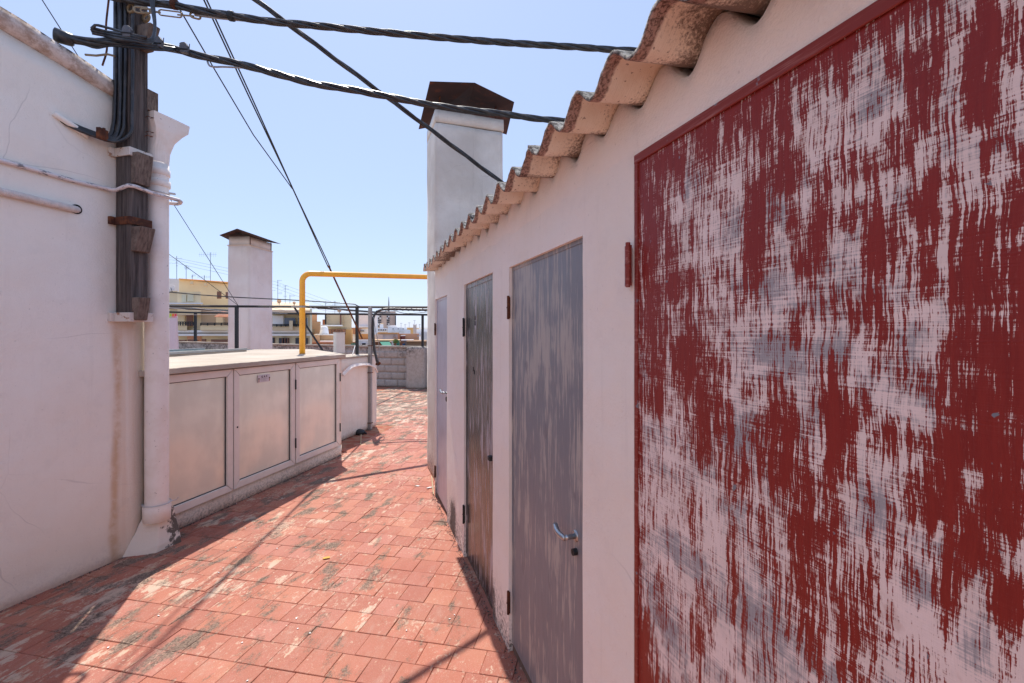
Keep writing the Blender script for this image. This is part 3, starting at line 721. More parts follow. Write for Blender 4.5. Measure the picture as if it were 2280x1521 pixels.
# ------------------------------------------------------------------ left house
lh = thing('stair_house', 'tall pinkish white rendered wall of the roof-top stair house on the left', 'building', (LH.O.x, LH.O.y, 0), LH.rot)
def lh_top(s): return 3.257 - .155 * max(-1.5, min(s, 1.0))
w = MB(); w.rbox(-5, .762, 0, 3.5, -.05, 3.13, step=.11, amp=.004, fr=1.6, rnd=.02, seed=8)
w.v = [(x, y, z * (lh_top(x) - .11) / 3.13 if z > 0 else z) for x, y, z in w.v]
w.build('rendered_wall', MAT['house'], lh, smooth=True)
w = MB(); w.rbox(-5, .775, -.028, 3.5, 0, .115, step=.06, amp=.010, fr=4, rnd=.03, seed=2)
w.v = [(x, y + .012*mn.noise(Vector((x*7, z*9, 1))), z + lh_top(x) - .118) for x, y, z in w.v]
mt = M('mossy_coping', 0.9, spec=.2); n1 = mt.noise(7, detail=6, rough=.75); nz_ = mt.sep(mt.geo.outputs['Normal'])[2]
cc = mt.mix(mt.rng(n1, .42, .62), (0.68,0.60,0.55), (0.40,0.30,0.24)); k_ = mt.math('ADD', mt.math('MULTIPLY', mt.rng(nz_, .2, .9), .22), mt.noise(22, detail=6, rough=.8))
mt.set('Base Color', mt.mix(mt.rng(k_, .60, .70, 0, .85), cc, (0.09,0.07,0.06))); mt.bump(n1, .6, .01)
w.build('coping', mt.m, lh, smooth=True)
w = MB(); w.rbox(-5.6, -5.0, -4.9, -.01, -.05, 3.0, step=.25, amp=.004, fr=1.6, seed=9); w.build('unseen_bounce_wall', MAT['house'], lh, smooth=True)  # unseen wall added behind the camera to bounce sunlight onto the shaded walls
# splash block under the downspout
sb = thing('splash_block', 'wedge-shaped plaster splash block stained black under the downspout', 'plaster block', LH.world(.80, -.07, 0), LH.rot)
w = MB(); bq = [(-.20,.08,-.01),(-.085,-.085,-.01),(.10,-.09,-.01),(.13,.08,-.01)]; tq = [(-.04,.06,.27),(.0,-.02,.27),(.10,-.02,.25),(.10,.06,.25)]
lo = [Vector(q) for q in bq]; hi = [Vector(q) for q in tq]; rows = []
for k in range(7):
    t_ = k / 6; rows.append([a.lerp(b_, t_) + Vector(mn.noise_vector(a.lerp(b_, t_) * 12)) * .008 for a, b_ in zip(lo, hi)])
vv = [p for r_ in rows for p in r_]; ff = []
for k in range(6):
    for i in range(4): a = k*4+i; b_ = k*4+(i+1) % 4; ff.append((a, b_, b_+4, a+4))
ff.append((24,25,26,27)); w.add(vv, ff)
mt = M('stained_block', .9, spec=.2); n1 = mt.noise(13, detail=6, rough=.7); xo = mt.sep(mt.obj)
k_ = mt.math('ADD', n1, mt.rng(xo[0], -.08, .06, -.2, .12))
mt.set('Base Color', mt.mix(mt.rng(k_, .52, .6, 0, .9), (0.74,0.63,0.53), (0.07,0.055,0.045))); mt.bump(n1, .5, .01)
w.build('block_body', mt.m, sb, bevel=.01)
# downspout with hopper
dp = thing('downspout', 'white painted downspout with angular hopper head at the house corner', 'drain pipe', (-2.497, 3.20, .19), LH.rot)
w = MB(); pts = spline([(0,0,0),(0,0,.5),(0,0,1.3),(0,0,2.5)], .1); w.tube(pts, .0695, 28); w.build('pipe', MAT['pipe'], dp, smooth=True)
w = MB(); w.tube([(0,0,-.005),(0,0,.0),(0,0,.10),(0,0,.115)], [.070,.080,.082,.074], 28); w.build('bottom_socket', MAT['pipe'], dp, smooth=True)
for z, r0 in ((2.36, .079), (2.44, .077)):
    w = MB(); w.tube([(0,0,z-.025),(0,0,z-.02),(0,0,z+.02),(0,0,z+.025)], [.07, r0, r0, .07], 28); w.build('collar', MAT['pipe'], dp, smooth=True)
w = MB(); w.tube([(.0825*math.cos(a), .0825*math.sin(a), .118) for a in [i*math.pi/12 for i in range(25)]], .0035, 6)
w.tube([(.05,-.065,.118),(.07,-.09,.125),(.075,-.10,.14)], .0035, 6); w.build('wire_tie', MAT['whiteline'], dp)
w = MB(); w.tube([(.0725*math.cos(a), .0725*math.sin(a), 2.30+.01*math.sin(a)) for a in [i*math.pi/12 for i in range(25)]], .003, 6); w.tube([(.05,-.05,2.305),(.065,-.085,2.30)], .008, 6); w.build('wire_tie', MAT['whiteline'], dp)
# hopper: circle -> rectangle loft
w = MB(); N = 32; prof = [(2.50, .070, .070, 0, 0, 1.0), (2.58, .075, .075, 0, 0, 1.0), (2.66, .085, .09, .01, .0, .8), (2.70, .105, .10, .02, 0, .35), (2.74, .128, .108, .03, .006, .12), (2.80, .132, .112, .033, .006, .1), (2.80, .115, .095, .033, .006, .1), (2.70, .08, .085, .02, 0, .5)]
for z, rx, ry, ox, oy, cir in prof:
    for k in range(N):
        a = 2*math.pi*k/N; ca, sa = math.cos(a), math.sin(a); sq = 1 / max(abs(ca), abs(sa)); m_ = cir + (1-cir)*sq
        w.v.append((ox + rx*ca*m_, oy + ry*sa*m_, z))
for i in range(len(prof)-1):
    for k in range(N):
        a = i*N+k; b_ = i*N+(k+1) % N; w.f.append((a,b_,b_+N,a+N)); w.m.append(0)
w.v = [(x*1.0, y, z + (.02 if z > 2.69 else 0)) for x, y, z in w.v]
w.build('hopper_head', MAT['pipe'], dp, smooth=False)

# wooden pole
po = thing('utility_pole', 'weathered square timber pole strapped to the corner of the left wall', 'utility pole', LH.world(.62, -.072, 1.58), LH.rot)
w = MB(); w.rbox(-.059, .059, -.064, .066, 0, 3.1, step=.03, amp=.0018, fr=3, rnd=.012, seed=6); w.build('timber_post', MAT['timber'], po, smooth=True)
def strap(z, h, mat, out=.014, label=None, tail=.04):
    s_ = MB(); s_.box(-.059-out, .059+out, -.066-out, -.066, z, z+h); s_.box(-.059-out, -.0605, -.0655, .068+tail*0, z, z+h); s_.box(.0605, .059+out, -.0655, .068, z, z+h)
    s_.box(-.10, -.059-out-.0005, .045, .071, z, z+h)
    return s_.build('strap', mat, po, bevel=.003, label=label)
strap(1.075, .055, MAT['bracket']); strap(.63, .05, MAT['rust'], label='rusty brown strap'); strap(-.005, .06, MAT['bracket'], .018)
def block(z, h, x0, x1, dy0, dy1, lean=0):
    b_ = MB(); zz = [z, z + h]
    b_.add([(x0,-.064,z),(x1,-.064,z),(x1,-.064-dy0,z),(x0,-.064-dy0,z),(x0,-.064,z+h),(x1,-.064,z+h),(x1,-.064-dy1,z+h),(x0,-.064-dy1,z+h)],
           [(3,2,1,0),(4,5,6,7),(0,1,5,4),(1,2,6,5),(2,3,7,6),(3,0,4,7)])
    b_.build('step_block', MAT['block'], po, bevel=.006)
block(1.80, .15, -.02, .05, .06, .12)
block(1.43, .14, .052, .125, -.085, -.005)
block(.90, .20, -.055, .05, .03, .06)
block(.455, .16, -.055, .045, .035, .085)
block(.005, .15, -.05, .02, .045, .075)
def eyebolt(x, y, z, ang=0):
    e = MB(); e.tube([(x, y + .03, z), (x, y, z)], .006, 8)
    c_ = Vector((x, y - .025, z)); e.tube([c_ + Vector((.0, .026*math.cos(a), .026*math.sin(a))) for a in [i*math.pi/10 for i in range(21)]], .009, 8)
    e.build('eye_bolt', plain('galvanised_ochre', (0.30,0.22,0.13), .6, .4, .3), po, smooth=True)
eyebolt(.02, -.07, 2.02); eyebolt(-.06, -.05, 2.03)
for (x, z) in ((.055, 1.37), (.056, 1.27), (.05, 1.24)):
    e = MB(); e.tube([(x-.015,-.06,z),(x-.015,-.085,z+.004),(x+.02,-.088,z+.008),(x+.02,-.06,z+.01)], .0022, 6); e.build('staple', MAT['rust'], po)
# thin rusted tie wire left of the pole
w = MB(); w.tube(spline([P(242,0,3.15), P(236,60,3.12), P(238,110,3.1), P(228,146,3.08)], .03), .006, 6)
for k in range(14): pass
tag(w.build('tie_wire', MAT['rust']), 'twisted rusty tie wire hanging just left of the timber pole', 'wire')

# conduits on the house wall
def wallpath(pts): return [LH.world(LH.hit(px, py, y)[0], y, LH.hit(px, py, y)[1]) for px, py, y in pts]
w = MB(); w.tube(spline(wallpath([(-900,160,-.014),(-200,305,-.014),(0,357,-.014),(90,382,-.014),(165,403,-.014),(238,420,-.016),(258,423,-.06),(285,413,-.155),(300,415,-.160),(340,430,-.165),(398,446,-.17),(403,450,-.16),(396,454,-.12),(372,452,-.06)]), .02), .0125, 10)
tag(w.build('conduit', MAT['peel'], smooth=True), 'thin white painted conduit running along the left wall and looping round the pole', 'conduit')
pts = wallpath([(-900,150,-.02),(-200,379,-.02),(0,426,-.02),(80,445,-.02),(150,462,-.02),(167,466,-.01),(172,468,.03)])
pp = spline(pts, .004); pp = [p for p in pp if p.y > 1.6]; 
w = MB(); w.tube(pp, [.019 if i % 2 else .0215 for i in range(len(pp))], 12)
tag(w.build('corrugated_conduit', plain('grey_corrugated_plastic', (0.66,0.60,0.56), .6, 0, .2)), 'grey corrugated conduit that ends in a hole in the left wall', 'conduit')
hs, hz_ = LH.hit(170, 466); w = MB(); w.tube([LH.world(hs, -.004, hz_), LH.world(hs, .01, hz_)], .029, 20)
tag(w.build('wall_hole', MAT['dark']), 'dark round hole in the left wall around the corrugated conduit', 'hole')

# ------------------------------------------------------------------ gas cabinet and the platform behind it
gc = thing('gas_cabinet', 'long low masonry gas cabinet with three framed aluminium doors and cement slab top', 'cabinet', (CB.O.x, CB.O.y, 0), CB.rot)
w = MB(); w.rbox(-2.46, 0, 0, .16, -.02, .128, step=.07, amp=.004, fr=3, seed=12); w.build('plinth', MAT['plinth'], gc, smooth=True)
s_end = CB.hit(753, 900)[0]
w = MB(); w.rbox(s_end, .0, .001, .16, .126, 1.196, step=.06, amp=.004, fr=3, seed=13); w.build('end_pier', MAT['plinth'], gc, smooth=True)
inv = (Matrix.Translation(gc.location) @ Matrix.Rotation(CB.rot, 4, 'Z')).inverted()
wp = [(-2.09,5.64),(-3.02,6.85),(-5.6,7.1),(-5.6,3.0),(-2.585,3.15)]
def prism(poly, z0, z1, mb, off=Vector((0,0,0))):
    n = len(poly); q = [inv @ Vector((x, y, z0)) for x, y in poly] + [inv @ Vector((x, y, z1)) for x, y in poly]
    return mb.add(q, [tuple(range(n)), tuple(range(2*n-1, n-1, -1))] + [(i, n+i, n+(i+1)%n, (i+1)%n) for i in range(n)])
body = MB(); prism([(-2.24,5.64),(-3.04,6.80),(-5.5,7.0),(-5.5,3.2),(-2.74,3.25)], 0, 1.194, body); body.build('masonry_body', MAT['plinth'], gc)
# slab top, subdivided strip along the front edge for an uneven edge
sl = MB(); e0 = Vector(wp[4]); e1 = Vector(wp[0]); dv = (e1 - e0); nrm = Vector((dv.y, -dv.x)).normalized()
N = 70; fr_ = []
for i in range(N + 1):
    p = e0 + dv * i / N + nrm * (.035 + .006 * mn.noise(Vector((i*.5, 0, 0)))); fr_.append((p.x, p.y))
poly = fr_ + wp[1:4]
n = len(poly); zt = [1.241 + .004*mn.noise(Vector((i*.4, 3, 0))) for i in range(N+1)] + [1.262, 1.25, 1.24]
q = [inv @ Vector((x, y, 1.197)) for x, y in poly] + [inv @ Vector((x, y, zt[i])) for i, (x, y) in enumerate(poly)]
sl.add(q, [tuple(range(n)), tuple(range(2*n-1, n-1, -1))] + [(i, n+i, n+(i+1)%n, (i+1)%n) for i in range(n)])
sl.build('slab_top', MAT['slab'], gc, bevel=.006)
def cab_door(x0, x1, z0, z1, name, label, lockside=None):
    w_ = x1 - x0; h = z1 - z0; fw = .062
    d = MB(); d.box(.0, w_, .006, .012, .0, h); o = d.build(name, MAT['alu'], gc, label=label); o.location = (x0, -.010, z0)
    # four mitred frame bars, each with a folded inner edge
    def bar(a, b_, c_, d_, nm='frame_bar'):
        m_ = MB(); y0, y1 = -.016, .004
        m_.add([(*a, 0)]*0, [])
        q = [(p[0], y0, p[1]) for p in (a, b_, c_, d_)] + [(p[0], y1, p[1]) for p in (a, b_, c_, d_)]
        m_.add(q, [(0,1,2,3),(7,6,5,4),(0,4,5,1),(1,5,6,2),(2,6,7,3),(3,7,4,0)]); m_.build(nm, MAT['aluframe'], o, bevel=.0035)
    g = .0012
    bar((g,0),(w_-g,0),(w_-fw-g,fw-2*g),(fw+g,fw-2*g)); bar((fw+g,h-fw+2*g),(w_-fw-g,h-fw+2*g),(w_-g,h),(g,h))
    bar((0,g),(fw-2*g,fw+g),(fw-2*g,h-fw-g),(0,h-g)); bar((w_-fw+2*g,fw+g),(w_,g),(w_,h-g),(w_-fw+2*g,h-fw-g))
    gk = MB(); gk.box(fw-.006, fw+.004, .001, .0055, fw, h-fw); gk.box(w_-fw-.004, w_-fw+.006, .001, .0055, fw, h-fw); gk.box(fw, w_-fw, .001, .0055, fw-.006, fw+.004); gk.box(fw, w_-fw, .001, .0055, h-fw-.004, h-fw+.006)
    gk.build('gasket', MAT['black'], o)
    return o, w_, h
x1 = CB.hit(513.5, 900)[0]; x2 = CB.hit(516, 900)[0]; x3 = CB.hit(652.4, 900)[0]; x4 = CB.hit(654.6, 900)[0]; x5 = CB.hit(752.4, 900)[0]
d1, w1, h1 = cab_door(x1 - .97, x1, .132, 1.188, 'cabinet_door', 'widest aluminium cabinet door, partly hidden by the downspout')
d2, w2, h2 = cab_door(x2, x3, .134, 1.189, 'cabinet_door', 'middle aluminium cabinet door carrying the small GAS plate')
d3, w3, h3 = cab_door(x4, x5, .136, 1.190, 'cabinet_door', 'right-hand aluminium cabinet door nearest the yellow pipe')
def chinge(o, x, z): m_ = MB(); m_.tube([(x, -.020, z-.05), (x, -.020, z+.05)], .0075, 8); m_.build('hinge', MAT['black'], o)
for z in (.83, .22): chinge(d2, w2 + .004, z); chinge(d3, w3 + .002, z)
lx, lz = CB.hit(523, 951); m_ = MB(); m_.tube([(lx - x2, -.0185, lz-.134), (lx - x2, -.010, lz-.134)], .008, 14); m_.build('keyhole', MAT['dark'], d2)
# GAS plate
sx, sz = CB.hit(572, 838); ex, ez = CB.hit(598.5, 849.5); pw = ex - sx
top_z = CB.hit(585, 834.5)[1] - .134; bot_z = CB.hit(585, 850.3)[1] - .134; px0 = sx - x2
mp_ = MB(); mp_.box(px0, px0 + pw, -.004, .004, bot_z, top_z)
pl = mp_.build('sign_plate', plain('sign_enamel', (0.62,0.55,0.57), .5, 0, .08), d2, bevel=.001)
fc_ = bpy.data.curves.new('plate_text', 'FONT'); fc_.body = 'G  A  S'; fc_.size = (top_z-bot_z)*.36; fc_.align_x = 'CENTER'; fc_.extrude = .0006; fc_.offset = .0007
to = bpy.data.objects.new('plate_text', fc_); COL.objects.link(to); bpy.context.view_layer.update()
tm = bpy.data.meshes.new_from_object(to.evaluated_get(bpy.context.evaluated_depsgraph_get())); bpy.data.objects.remove(to)
to = bpy.data.objects.new('lettering', tm); COL.objects.link(to); to.parent = d2; tm.materials.clear(); tm.materials.append(MAT['dark'])
to.rotation_euler = (R(90), 0, 0); to.location = (px0 + pw/2, -.0052, top_z - (top_z-bot_z)*.36)
mp_ = MB()
for k, (a, b_) in enumerate(((.2,.75),(.15,.8),(.2,.62),(.25,.7))):
    z = top_z - (top_z-bot_z)*(.48 + .12*k); mp_.box(px0 + pw*a, px0 + pw*b_, -.0047, -.0042, z-.0012, z+.0012)
mp_.build('faint_print', plain('faded_print', (0.42,0.37,0.36), .6), d2)
for f_ in (.06, .94):
    mp_ = MB(); cz = bot_z + (top_z-bot_z)*.52; cx = px0 + pw*f_; mp_.tube([(cx, -.008, cz), (cx, -.003, cz)], .006, 10); mp_.build('screw', MAT['rust'], d2)
    mp_ = MB(); mp_.box(cx-.004, cx+.005, -.0046, -.0041, bot_z+.004, cz-.005); mp_.build('rust_streak', plain('rust_streak', (0.40,0.19,0.05), .8), d2)
# skylight on the platform
sk = thing('skylight', 'low greenish glass skylight set into the platform behind the cabinet slab', 'skylight', (-4.6, 5.5, 1.262))
w = MB(); w.box(-.9, .9, -1.0, .85, -.02, .004); w.build('curb', MAT['slab'], sk, bevel=.004)
gl = plain('greenish_glass', (0.10,0.16,0.15), .12, 0, .1, 5, 0, .6)
for k in range(3):
    w = MB(); w.box(-.88 + k*.59, -.31 + k*.59, -.98, .83, .006, .018); w.build('pane', gl, sk)
for k in range(4):
    w = MB(); w.box(-.90 + k*.59, -.87 + k*.59 + .01, -1.0, .85, .006, .032); w.build('glazing_bar', MAT['galv'], sk)
# ------------------------------------------------------------------ low wall beyond the cabinet
LW = Frame((-2.373, 6.358), (.186, .982))
lw = thing('low_wall', 'low plastered wall block between the gas cabinet and the far terrace', 'wall', (LW.O.x, LW.O.y, 0), LW.rot)
w = MB(); w.rbox(-.35, 1.02, 0, .42, 0, 1.145, step=.08, amp=.005, fr=2.5, rnd=.015, seed=21); w.build('wall_body', MAT['lowwall'], lw, smooth=True)
w = MB(); w.rbox(-.35, 1.03, -.012, .43, 1.1455, 1.163, step=.06, amp=.004, fr=5, seed=22); w.build('wall_cap', MAT['slab'], lw, smooth=True)
sx, _ = LW.hit(824.5, 900, -.03)
gp = thing('steel_post', 'grey square steel post standing at the front corner of the low wall', 'post', LW.world(sx, -.028, 0), LW.rot)
w = MB(); w.box(-.024, .024, -.024, .024, 0, 1.905); w.build('square_tube', MAT['galv'], gp, bevel=.004)
for z in (.10, .88, 1.30):
    w = MB(); w.box(-.034, .034, -.028, .027, z, z + .012); w.build('clip', MAT['rust'], gp)
wb_ = thing('upright_box', 'narrow white upright cover standing on top of the low wall', 'cover', LW.world(.12, .12, 1.164), LW.rot - .6)
w = MB(); w.rbox(-.062, .062, -.05, .05, 0, .345, step=.05, amp=.002); w.build('cover_body', plain('white_fibre_board', (0.66,0.65,0.62), .8, 0, .1, 12, .002), wb_)
w = MB(); w.box(-.066, .066, -.055, .055, .338, .350); w.build('cover_lid', plain('fibre_board_edge', (0.5,0.48,0.46), .8), wb_, bevel=.002)
w = MB(); w.tube([(-.064,-.052,.05),(.064,-.052,.05)], .004, 6); w.build('tie_wire', MAT['black'], wb_)
for k, (dy, r_) in enumerate(((0, .012), (.018, .011), (.034, .010))):
    pts = [LW.world(*(lambda h: (h[0], -.035 - dy*.6, h[1] - dy*.7))(LW.hit(px, py, -.04))) for px, py in ((762,833),(772,823),(784,814),(803,810),(822,810.5),(834,817),(839,826))]
    w = MB(); w.tube(spline(pts, .02), r_, 8)
    tag(w.build('drain_hose', MAT['pipe'], smooth=True), ('uppermost','middle','lowest and thinnest')[k] + ' of the three pale hoses strapped across the low wall', 'hose', 'pale hoses strapped across the low wall')
# ------------------------------------------------------------------ yellow gas pipe
yp = thing('gas_pipe', 'yellow gas pipe rising from the cabinet slab and bending right towards the chimney', 'pipe', Vector(((673-1140)/F*5.6, 5.6, 1.242)))
base = yp.location; corner = P(673, 609, 5.6) - base; endp = P(1060, 620, 7.0) - base; dh = (endp - Vector((0, 0, corner.z))).normalized()
r_b = .10; pts = [Vector((0,0,0)), Vector((0,0,corner.z - r_b))]
cen = Vector((0, 0, corner.z - r_b)) + dh * r_b
for k in range(1, 13):
    a = math.pi/2 * k / 12; pts.append(cen - dh * r_b * math.cos(a) + Vector((0,0,1)) * r_b * math.sin(a))
pts.append(Vector((0,0,corner.z)) + dh * (endp.length))
w = MB(); w.tube(pts, .034, 20); w.build('bent_tube', MAT['yellow'], yp, smooth=True)
cz = P(673, 683, 5.6).z - base.z; w = MB(); w.tube([(0,0,cz-.012),(0,0,cz+.012)], .037, 16); w.box(-.13, -.03, -.012, .012, cz-.01, cz+.012)
w.build('clamp', MAT['galv'], yp)
# rust run on slab? small weld ring
w = MB(); w.tube([(0,0,-.002),(0,0,.006)], .040, 16); w.build('base_collar', MAT['slab'], yp)
# ------------------------------------------------------------------ clothes-drying frame (black bars)
nr0, nr1, nr2 = P(250, 681, 7.05), P(660, 682.8, 7.28), P(1010, 684.6, 7.5)
fr1 = thing('drying_frame', 'black steel clothes-drying frame standing behind the gas cabinet', 'drying frame', (nr1.x, nr1.y, 1.2))
o_ = fr1.location
def bar(pts, r, name, parent, mat=None, off=o_, n=8):
    m_ = MB(); m_.tube([Vector(p) - off for p in pts], r, n); return m_.build(name, mat or MAT['black'], parent)
def sqbar(a, b_, t, name, parent, off=o_, mat=None):
    a = Vector(a) - off; b_ = Vector(b_) - off; m_ = MB(); m_.tube([a, b_], t * .7, 4); return m_.build(name, mat or MAT['black'], parent)
sqbar(nr0, nr2, .026, 'rail', fr1)
for px in (527, 795):
    Y = 7.2 if px == 527 else 7.28; t_ = P(px, 683, Y); m_ = MB(); m_.box(-.021, .021, -.021, .021, 0, t_.z - (1.20 if px == 527 else 1.16))
    p_ = m_.build('upright', MAT['black'], fr1); p_.location = Vector((t_.x, t_.y, 1.20 if px == 527 else 1.16)) - o_
sqbar(P(655, 684, 7.26), P(720, 783, 7.1), .026, 'brace', fr1)
sqbar(P(320, 682.5, 7.1), P(622, 697, 13.4), .028, 'side_rail', fr1)
sqbar(P(676, 682.5, 7.3), P(884, 699, 12.6), .028, 'side_rail', fr1)
fr2 = thing('drying_frame', 'thinner black clothes frame fixed on top of the far parapet', 'drying frame', Vector(P(679, 766, 13.3)))
o2 = fr2.location
far_r = [P(300, 693, 14.4), P(435, 696.3, 14.05), P(679, 698.8, 13.3), P(960, 701, 12.4)]
m_ = MB(); m_.tube([p - o2 for p in far_r], .030, 6); m_.build('rail', MAT['black'], fr2)
for px, py0, py1, Y in ((435, 696, 760, 14.05), (679, 699, 768, 13.3), (941, 700, 772, 12.35)):
    a = P(px, py0, Y) - o2; b_ = P(px, py1, Y) - o2; m_ = MB(); m_.box(a.x-.03, a.x+.03, a.y-.03, a.y+.03, b_.z, a.z); m_.build('upright', MAT['black'], fr2)
def lone(name, pts, r, mat, label, cat, group=None, step=.25, n=6, smooth=True):
    m_ = MB(); m_.tube(spline(pts, step), r, n); return tag(m_.build(name, mat, smooth=smooth), label, cat, group)
CLN = ['clothesline farthest left behind the near chimney', 'clothesline just left of the yellow pipe', 'clothesline crossing right of the yellow pipe', 'clothesline ending beside the grey steel post', 'clothesline farthest right under the black hose']
for k, (xa, xb, dy) in enumerate(((360, 600, 1), (420, 640, 1.5), (600, 760, 2), (690, 850, 2.5), (730, 900, 3))):
    lone('clothesline', [P(xa, 684, 7.2), P((xa+xb)/2 - 20, 692 + dy, 9.3), P(xb, 699, 13.2 if xb < 800 else 12.7)], .0035, MAT['whiteline'], 'thin pale ' + CLN[k], 'clothesline', 'clotheslines between the black rails')
lone('clothesline', [P(300, 700.5, 9.3), P(378, 701.5, 9.3), P(520, 699, 9.6), P(700, 688, 9.8)], .004, MAT['whiteline'], 'pale clothesline carrying the bright clothes pegs', 'clothesline')
sheet = MB(); NXs, NZs = 24, 12; a = P(250, 703, 9.3); b_ = P(395.5, 704, 9.3)
for j in range(NZs+1):
    for i in range(NXs+1):
        p = a.lerp(b_, i/NXs); sheet.v.append((p.x + (.03*(j/NZs)), p.y + .02*math.sin(i*1.3)*(j/NZs), p.z - .72*j/NZs))
for j in range(NZs):
    for i in range(NXs): q_ = j*(NXs+1)+i; sheet.f.append((q_, q_+1, q_+NXs+2, q_+NXs+1)); sheet.m.append(0)
so = tag(sheet.build('bed_sheet', plain('white_cotton', (0.66,0.60,0.64), .9, 0, .05), smooth=True), 'white sheet hanging on the clothesline just right of the downspout', 'sheet')
sm = so.modifiers.new('thickness', 'SOLIDIFY'); sm.thickness = .003
for px, col, nm in ((379.5, (.45,.75,.02), 'lime green clothes peg clipped at the left on the white sheet'), (385.5, (.85,.22,.02), 'orange clothes peg between the green and the pink one'), (391, (.80,.08,.16), 'pink clothes peg nearest the corner of the white sheet')):
    c_ = P(px, 702, 9.3); pg = thing('clothes_peg', nm, 'clothes peg', c_, 0, 'bright clothes pegs on the line')
    mt_ = plain('peg_plastic', col, .5, 0, .05)
    for s__ in (-1, 1):
        m_ = MB(); m_.add([(s__*.004,-.008,.03),(s__*.012,-.008,.03),(s__*.020,-.008,-.05),(s__*.010,-.008,-.05),(s__*.004,.008,.03),(s__*.012,.008,.03),(s__*.020,.008,-.05),(s__*.010,.008,-.05)],
               [(0,1,2,3),(7,6,5,4),(0,4,5,1),(1,5,6,2),(2,6,7,3),(3,7,4,0)]); m_.build('peg_jaw', mt_, pg)
# black hanging cable along the rail
pts = [P(1000,690.5,7.35),P(940,690,7.3),P(900,689,7.3),P(868,688,7.25),P(846,691,7.2),P(834,701,7.15),P(830.5,718,7.1),P(831.5,750,7.1),P(834,780,7.1),P(839,800,7.1),P(842,810,7.12)]
sp_ = spline(pts, .012)
hc = thing('hose_bundle', 'thick black wrapped hose bending down from the rail beside the grey post', 'hose', sp_[-1])
w = MB(); w.tube([p - hc.location for p in sp_], .019, 10); w.build('hose', MAT['cable'], hc, smooth=True)
hx = helix(sp_, .021, 0, .09); hx = hx[:int(len(hx)*.62)]
w = MB(); w.tube([p - hc.location for p in hx], .005, 6); w.build('wrap', MAT['cable'], hc)
w = MB(); w.tube([(-.035,0,.0),(.0,0,-.01),(.03,0,.02)], .022, 8); w.build('end_fitting', MAT['rust'], hc)
lone('loose_cable', [P(832,706,7.1),P(836,735,7.1),P(843,765,7.15),P(845.5,790,7.15),P(842,808,7.15),P(838,808,7.15),P(835,795,7.1)], .005, MAT['galv'], 'thin grey loose cable looping right of the thick black hose', 'cable', step=.05)
lone('loose_cable', [P(1000,688,7.35),P(930,697,7.3),P(897,697,7.3),P(870,690,7.25),P(845,700,7.2)], .005, MAT['cable'], 'thin black cable sagging under the rail right of the grey post', 'cable', step=.05)
lone('aerial_cable', [P(250,640,6.9),P(372,650,7.0),P(450,657,7.1),P(525,662,7.15),P(640,667.5,7.2),P(740,673.5,7.25),P(790,677.5,7.28),P(803,685,7.28)], .009, MAT['cable'], 'single black cable just above the upper black rail', 'cable')
# small things at the low wall foot
bp = G(801, 966); bt = thing('black_cap', 'small black plastic cap lying at the foot of the low wall', 'cap', (bp.x, bp.y, 0))
w = MB(); w.tube([(0,0,0),(0,0,.03),(0,0,.055),(0,0,.07)], [.075,.08,.06,.02], 14); w.tube([(.06,0,.03),(.11,-.03,.01)], .012, 6); w.build('cap_shell', MAT['black'], bt, smooth=True)
w = MB(); w.tube([G(803,991)+Vector((0,0,.006)), G(804,972)+Vector((0,0,.03))], .006, 6); tag(w.build('stick', MAT['stick']), 'short pale stick lying in front of the black cap', 'stick')
w = MB(); w.tube([P(785,790,6.6), P(790.5,770,6.9)], .006, 6); tag(w.build('rod', MAT['whiteline']), 'thin pale slanted rod between the white cover and the black upright', 'rod')
# ------------------------------------------------------------------ second chimney (left, mid distance)
c0 = P(555, HZ, 8.0); th2 = R(-5)
F2 = Frame((c0.x, c0.y), (math.sin(R(5)), math.cos(R(5))))
ch2 = thing('chimney', 'white plastered chimney with thin folded steel cap beyond the gas cabinet', 'chimney', F2.world(.335, .20, 0), F2.rot)
w = MB(); w.rbox(-.335, .335, -.20, .20, 0, 3.06, step=.07, amp=.006, fr=2.5, rnd=.012, seed=31); w.build('shaft', MAT['chim2'], ch2, smooth=True)
w = MB(); w.rbox(-.325, .325, -.19, .19, 3.058, 3.205, step=.07, amp=.006, fr=2.5, seed=32); w.build('top_course', MAT['chim2'], ch2, smooth=True)
w = MB(); w.rbox(-.343, .343, -.208, .208, 3.045, 3.06, step=.05, amp=.004, seed=33); w.build('ledge', MAT['plinth'], ch2)
inv = (Matrix.Translation(ch2.location) @ Matrix.Rotation(F2.rot, 4, 'Z')).inverted()
folded([P(488.5,524,7.72), P(528,509.5,7.68), P(577,526.5,7.64), P(509,534,8.9), P(548,532,8.9), P(625,543.5,8.8)], 'cap', ch2, inv)
for (x, y) in ((-.30, -.19), (.30, -.19), (.30, .19), (-.3, .19)):
    w = MB(); w.tube([(x, y, 3.06), (x, y, 3.215)], .009, 6); w.build('cap_bracket', MAT['rust'], ch2)

# ------------------------------------------------------------------ parapet with its blocks
pp_ = thing('parapet', 'mould-stained grey block parapet closing the far end of the terrace', 'wall', (PA.O.x, PA.O.y, 0), PA.rot)
def ptop(s): return 1.126 - .0163 * min(s, 0.3)
w = MB(); w.add([(-9,0,0),(6,0,0),(6,.22,0),(-9,.22,0),(-9,0,ptop(-9)-.03),(6,0,ptop(6)-.03),(6,.22,ptop(6)-.03),(-9,.22,ptop(-9)-.03)], [(3,2,1,0),(4,5,6,7),(0,1,5,4),(1,2,6,5),(2,3,7,6),(3,0,4,7)])
w.build('wall_core', MAT['parapet'], pp_)
w = MB(); w.rbox(-9, 6, -.022, .24, -.02, .02, step=.09, amp=.008, fr=3, seed=41); w.v = [(x, y, z + ptop(x) - .012) for x, y, z in w.v]
w.build('wall_cap', plain('weathered_cap', (0.42,0.34,0.27), .95, 0, .3, 8, .005), pp_, smooth=True)
bm_ = []
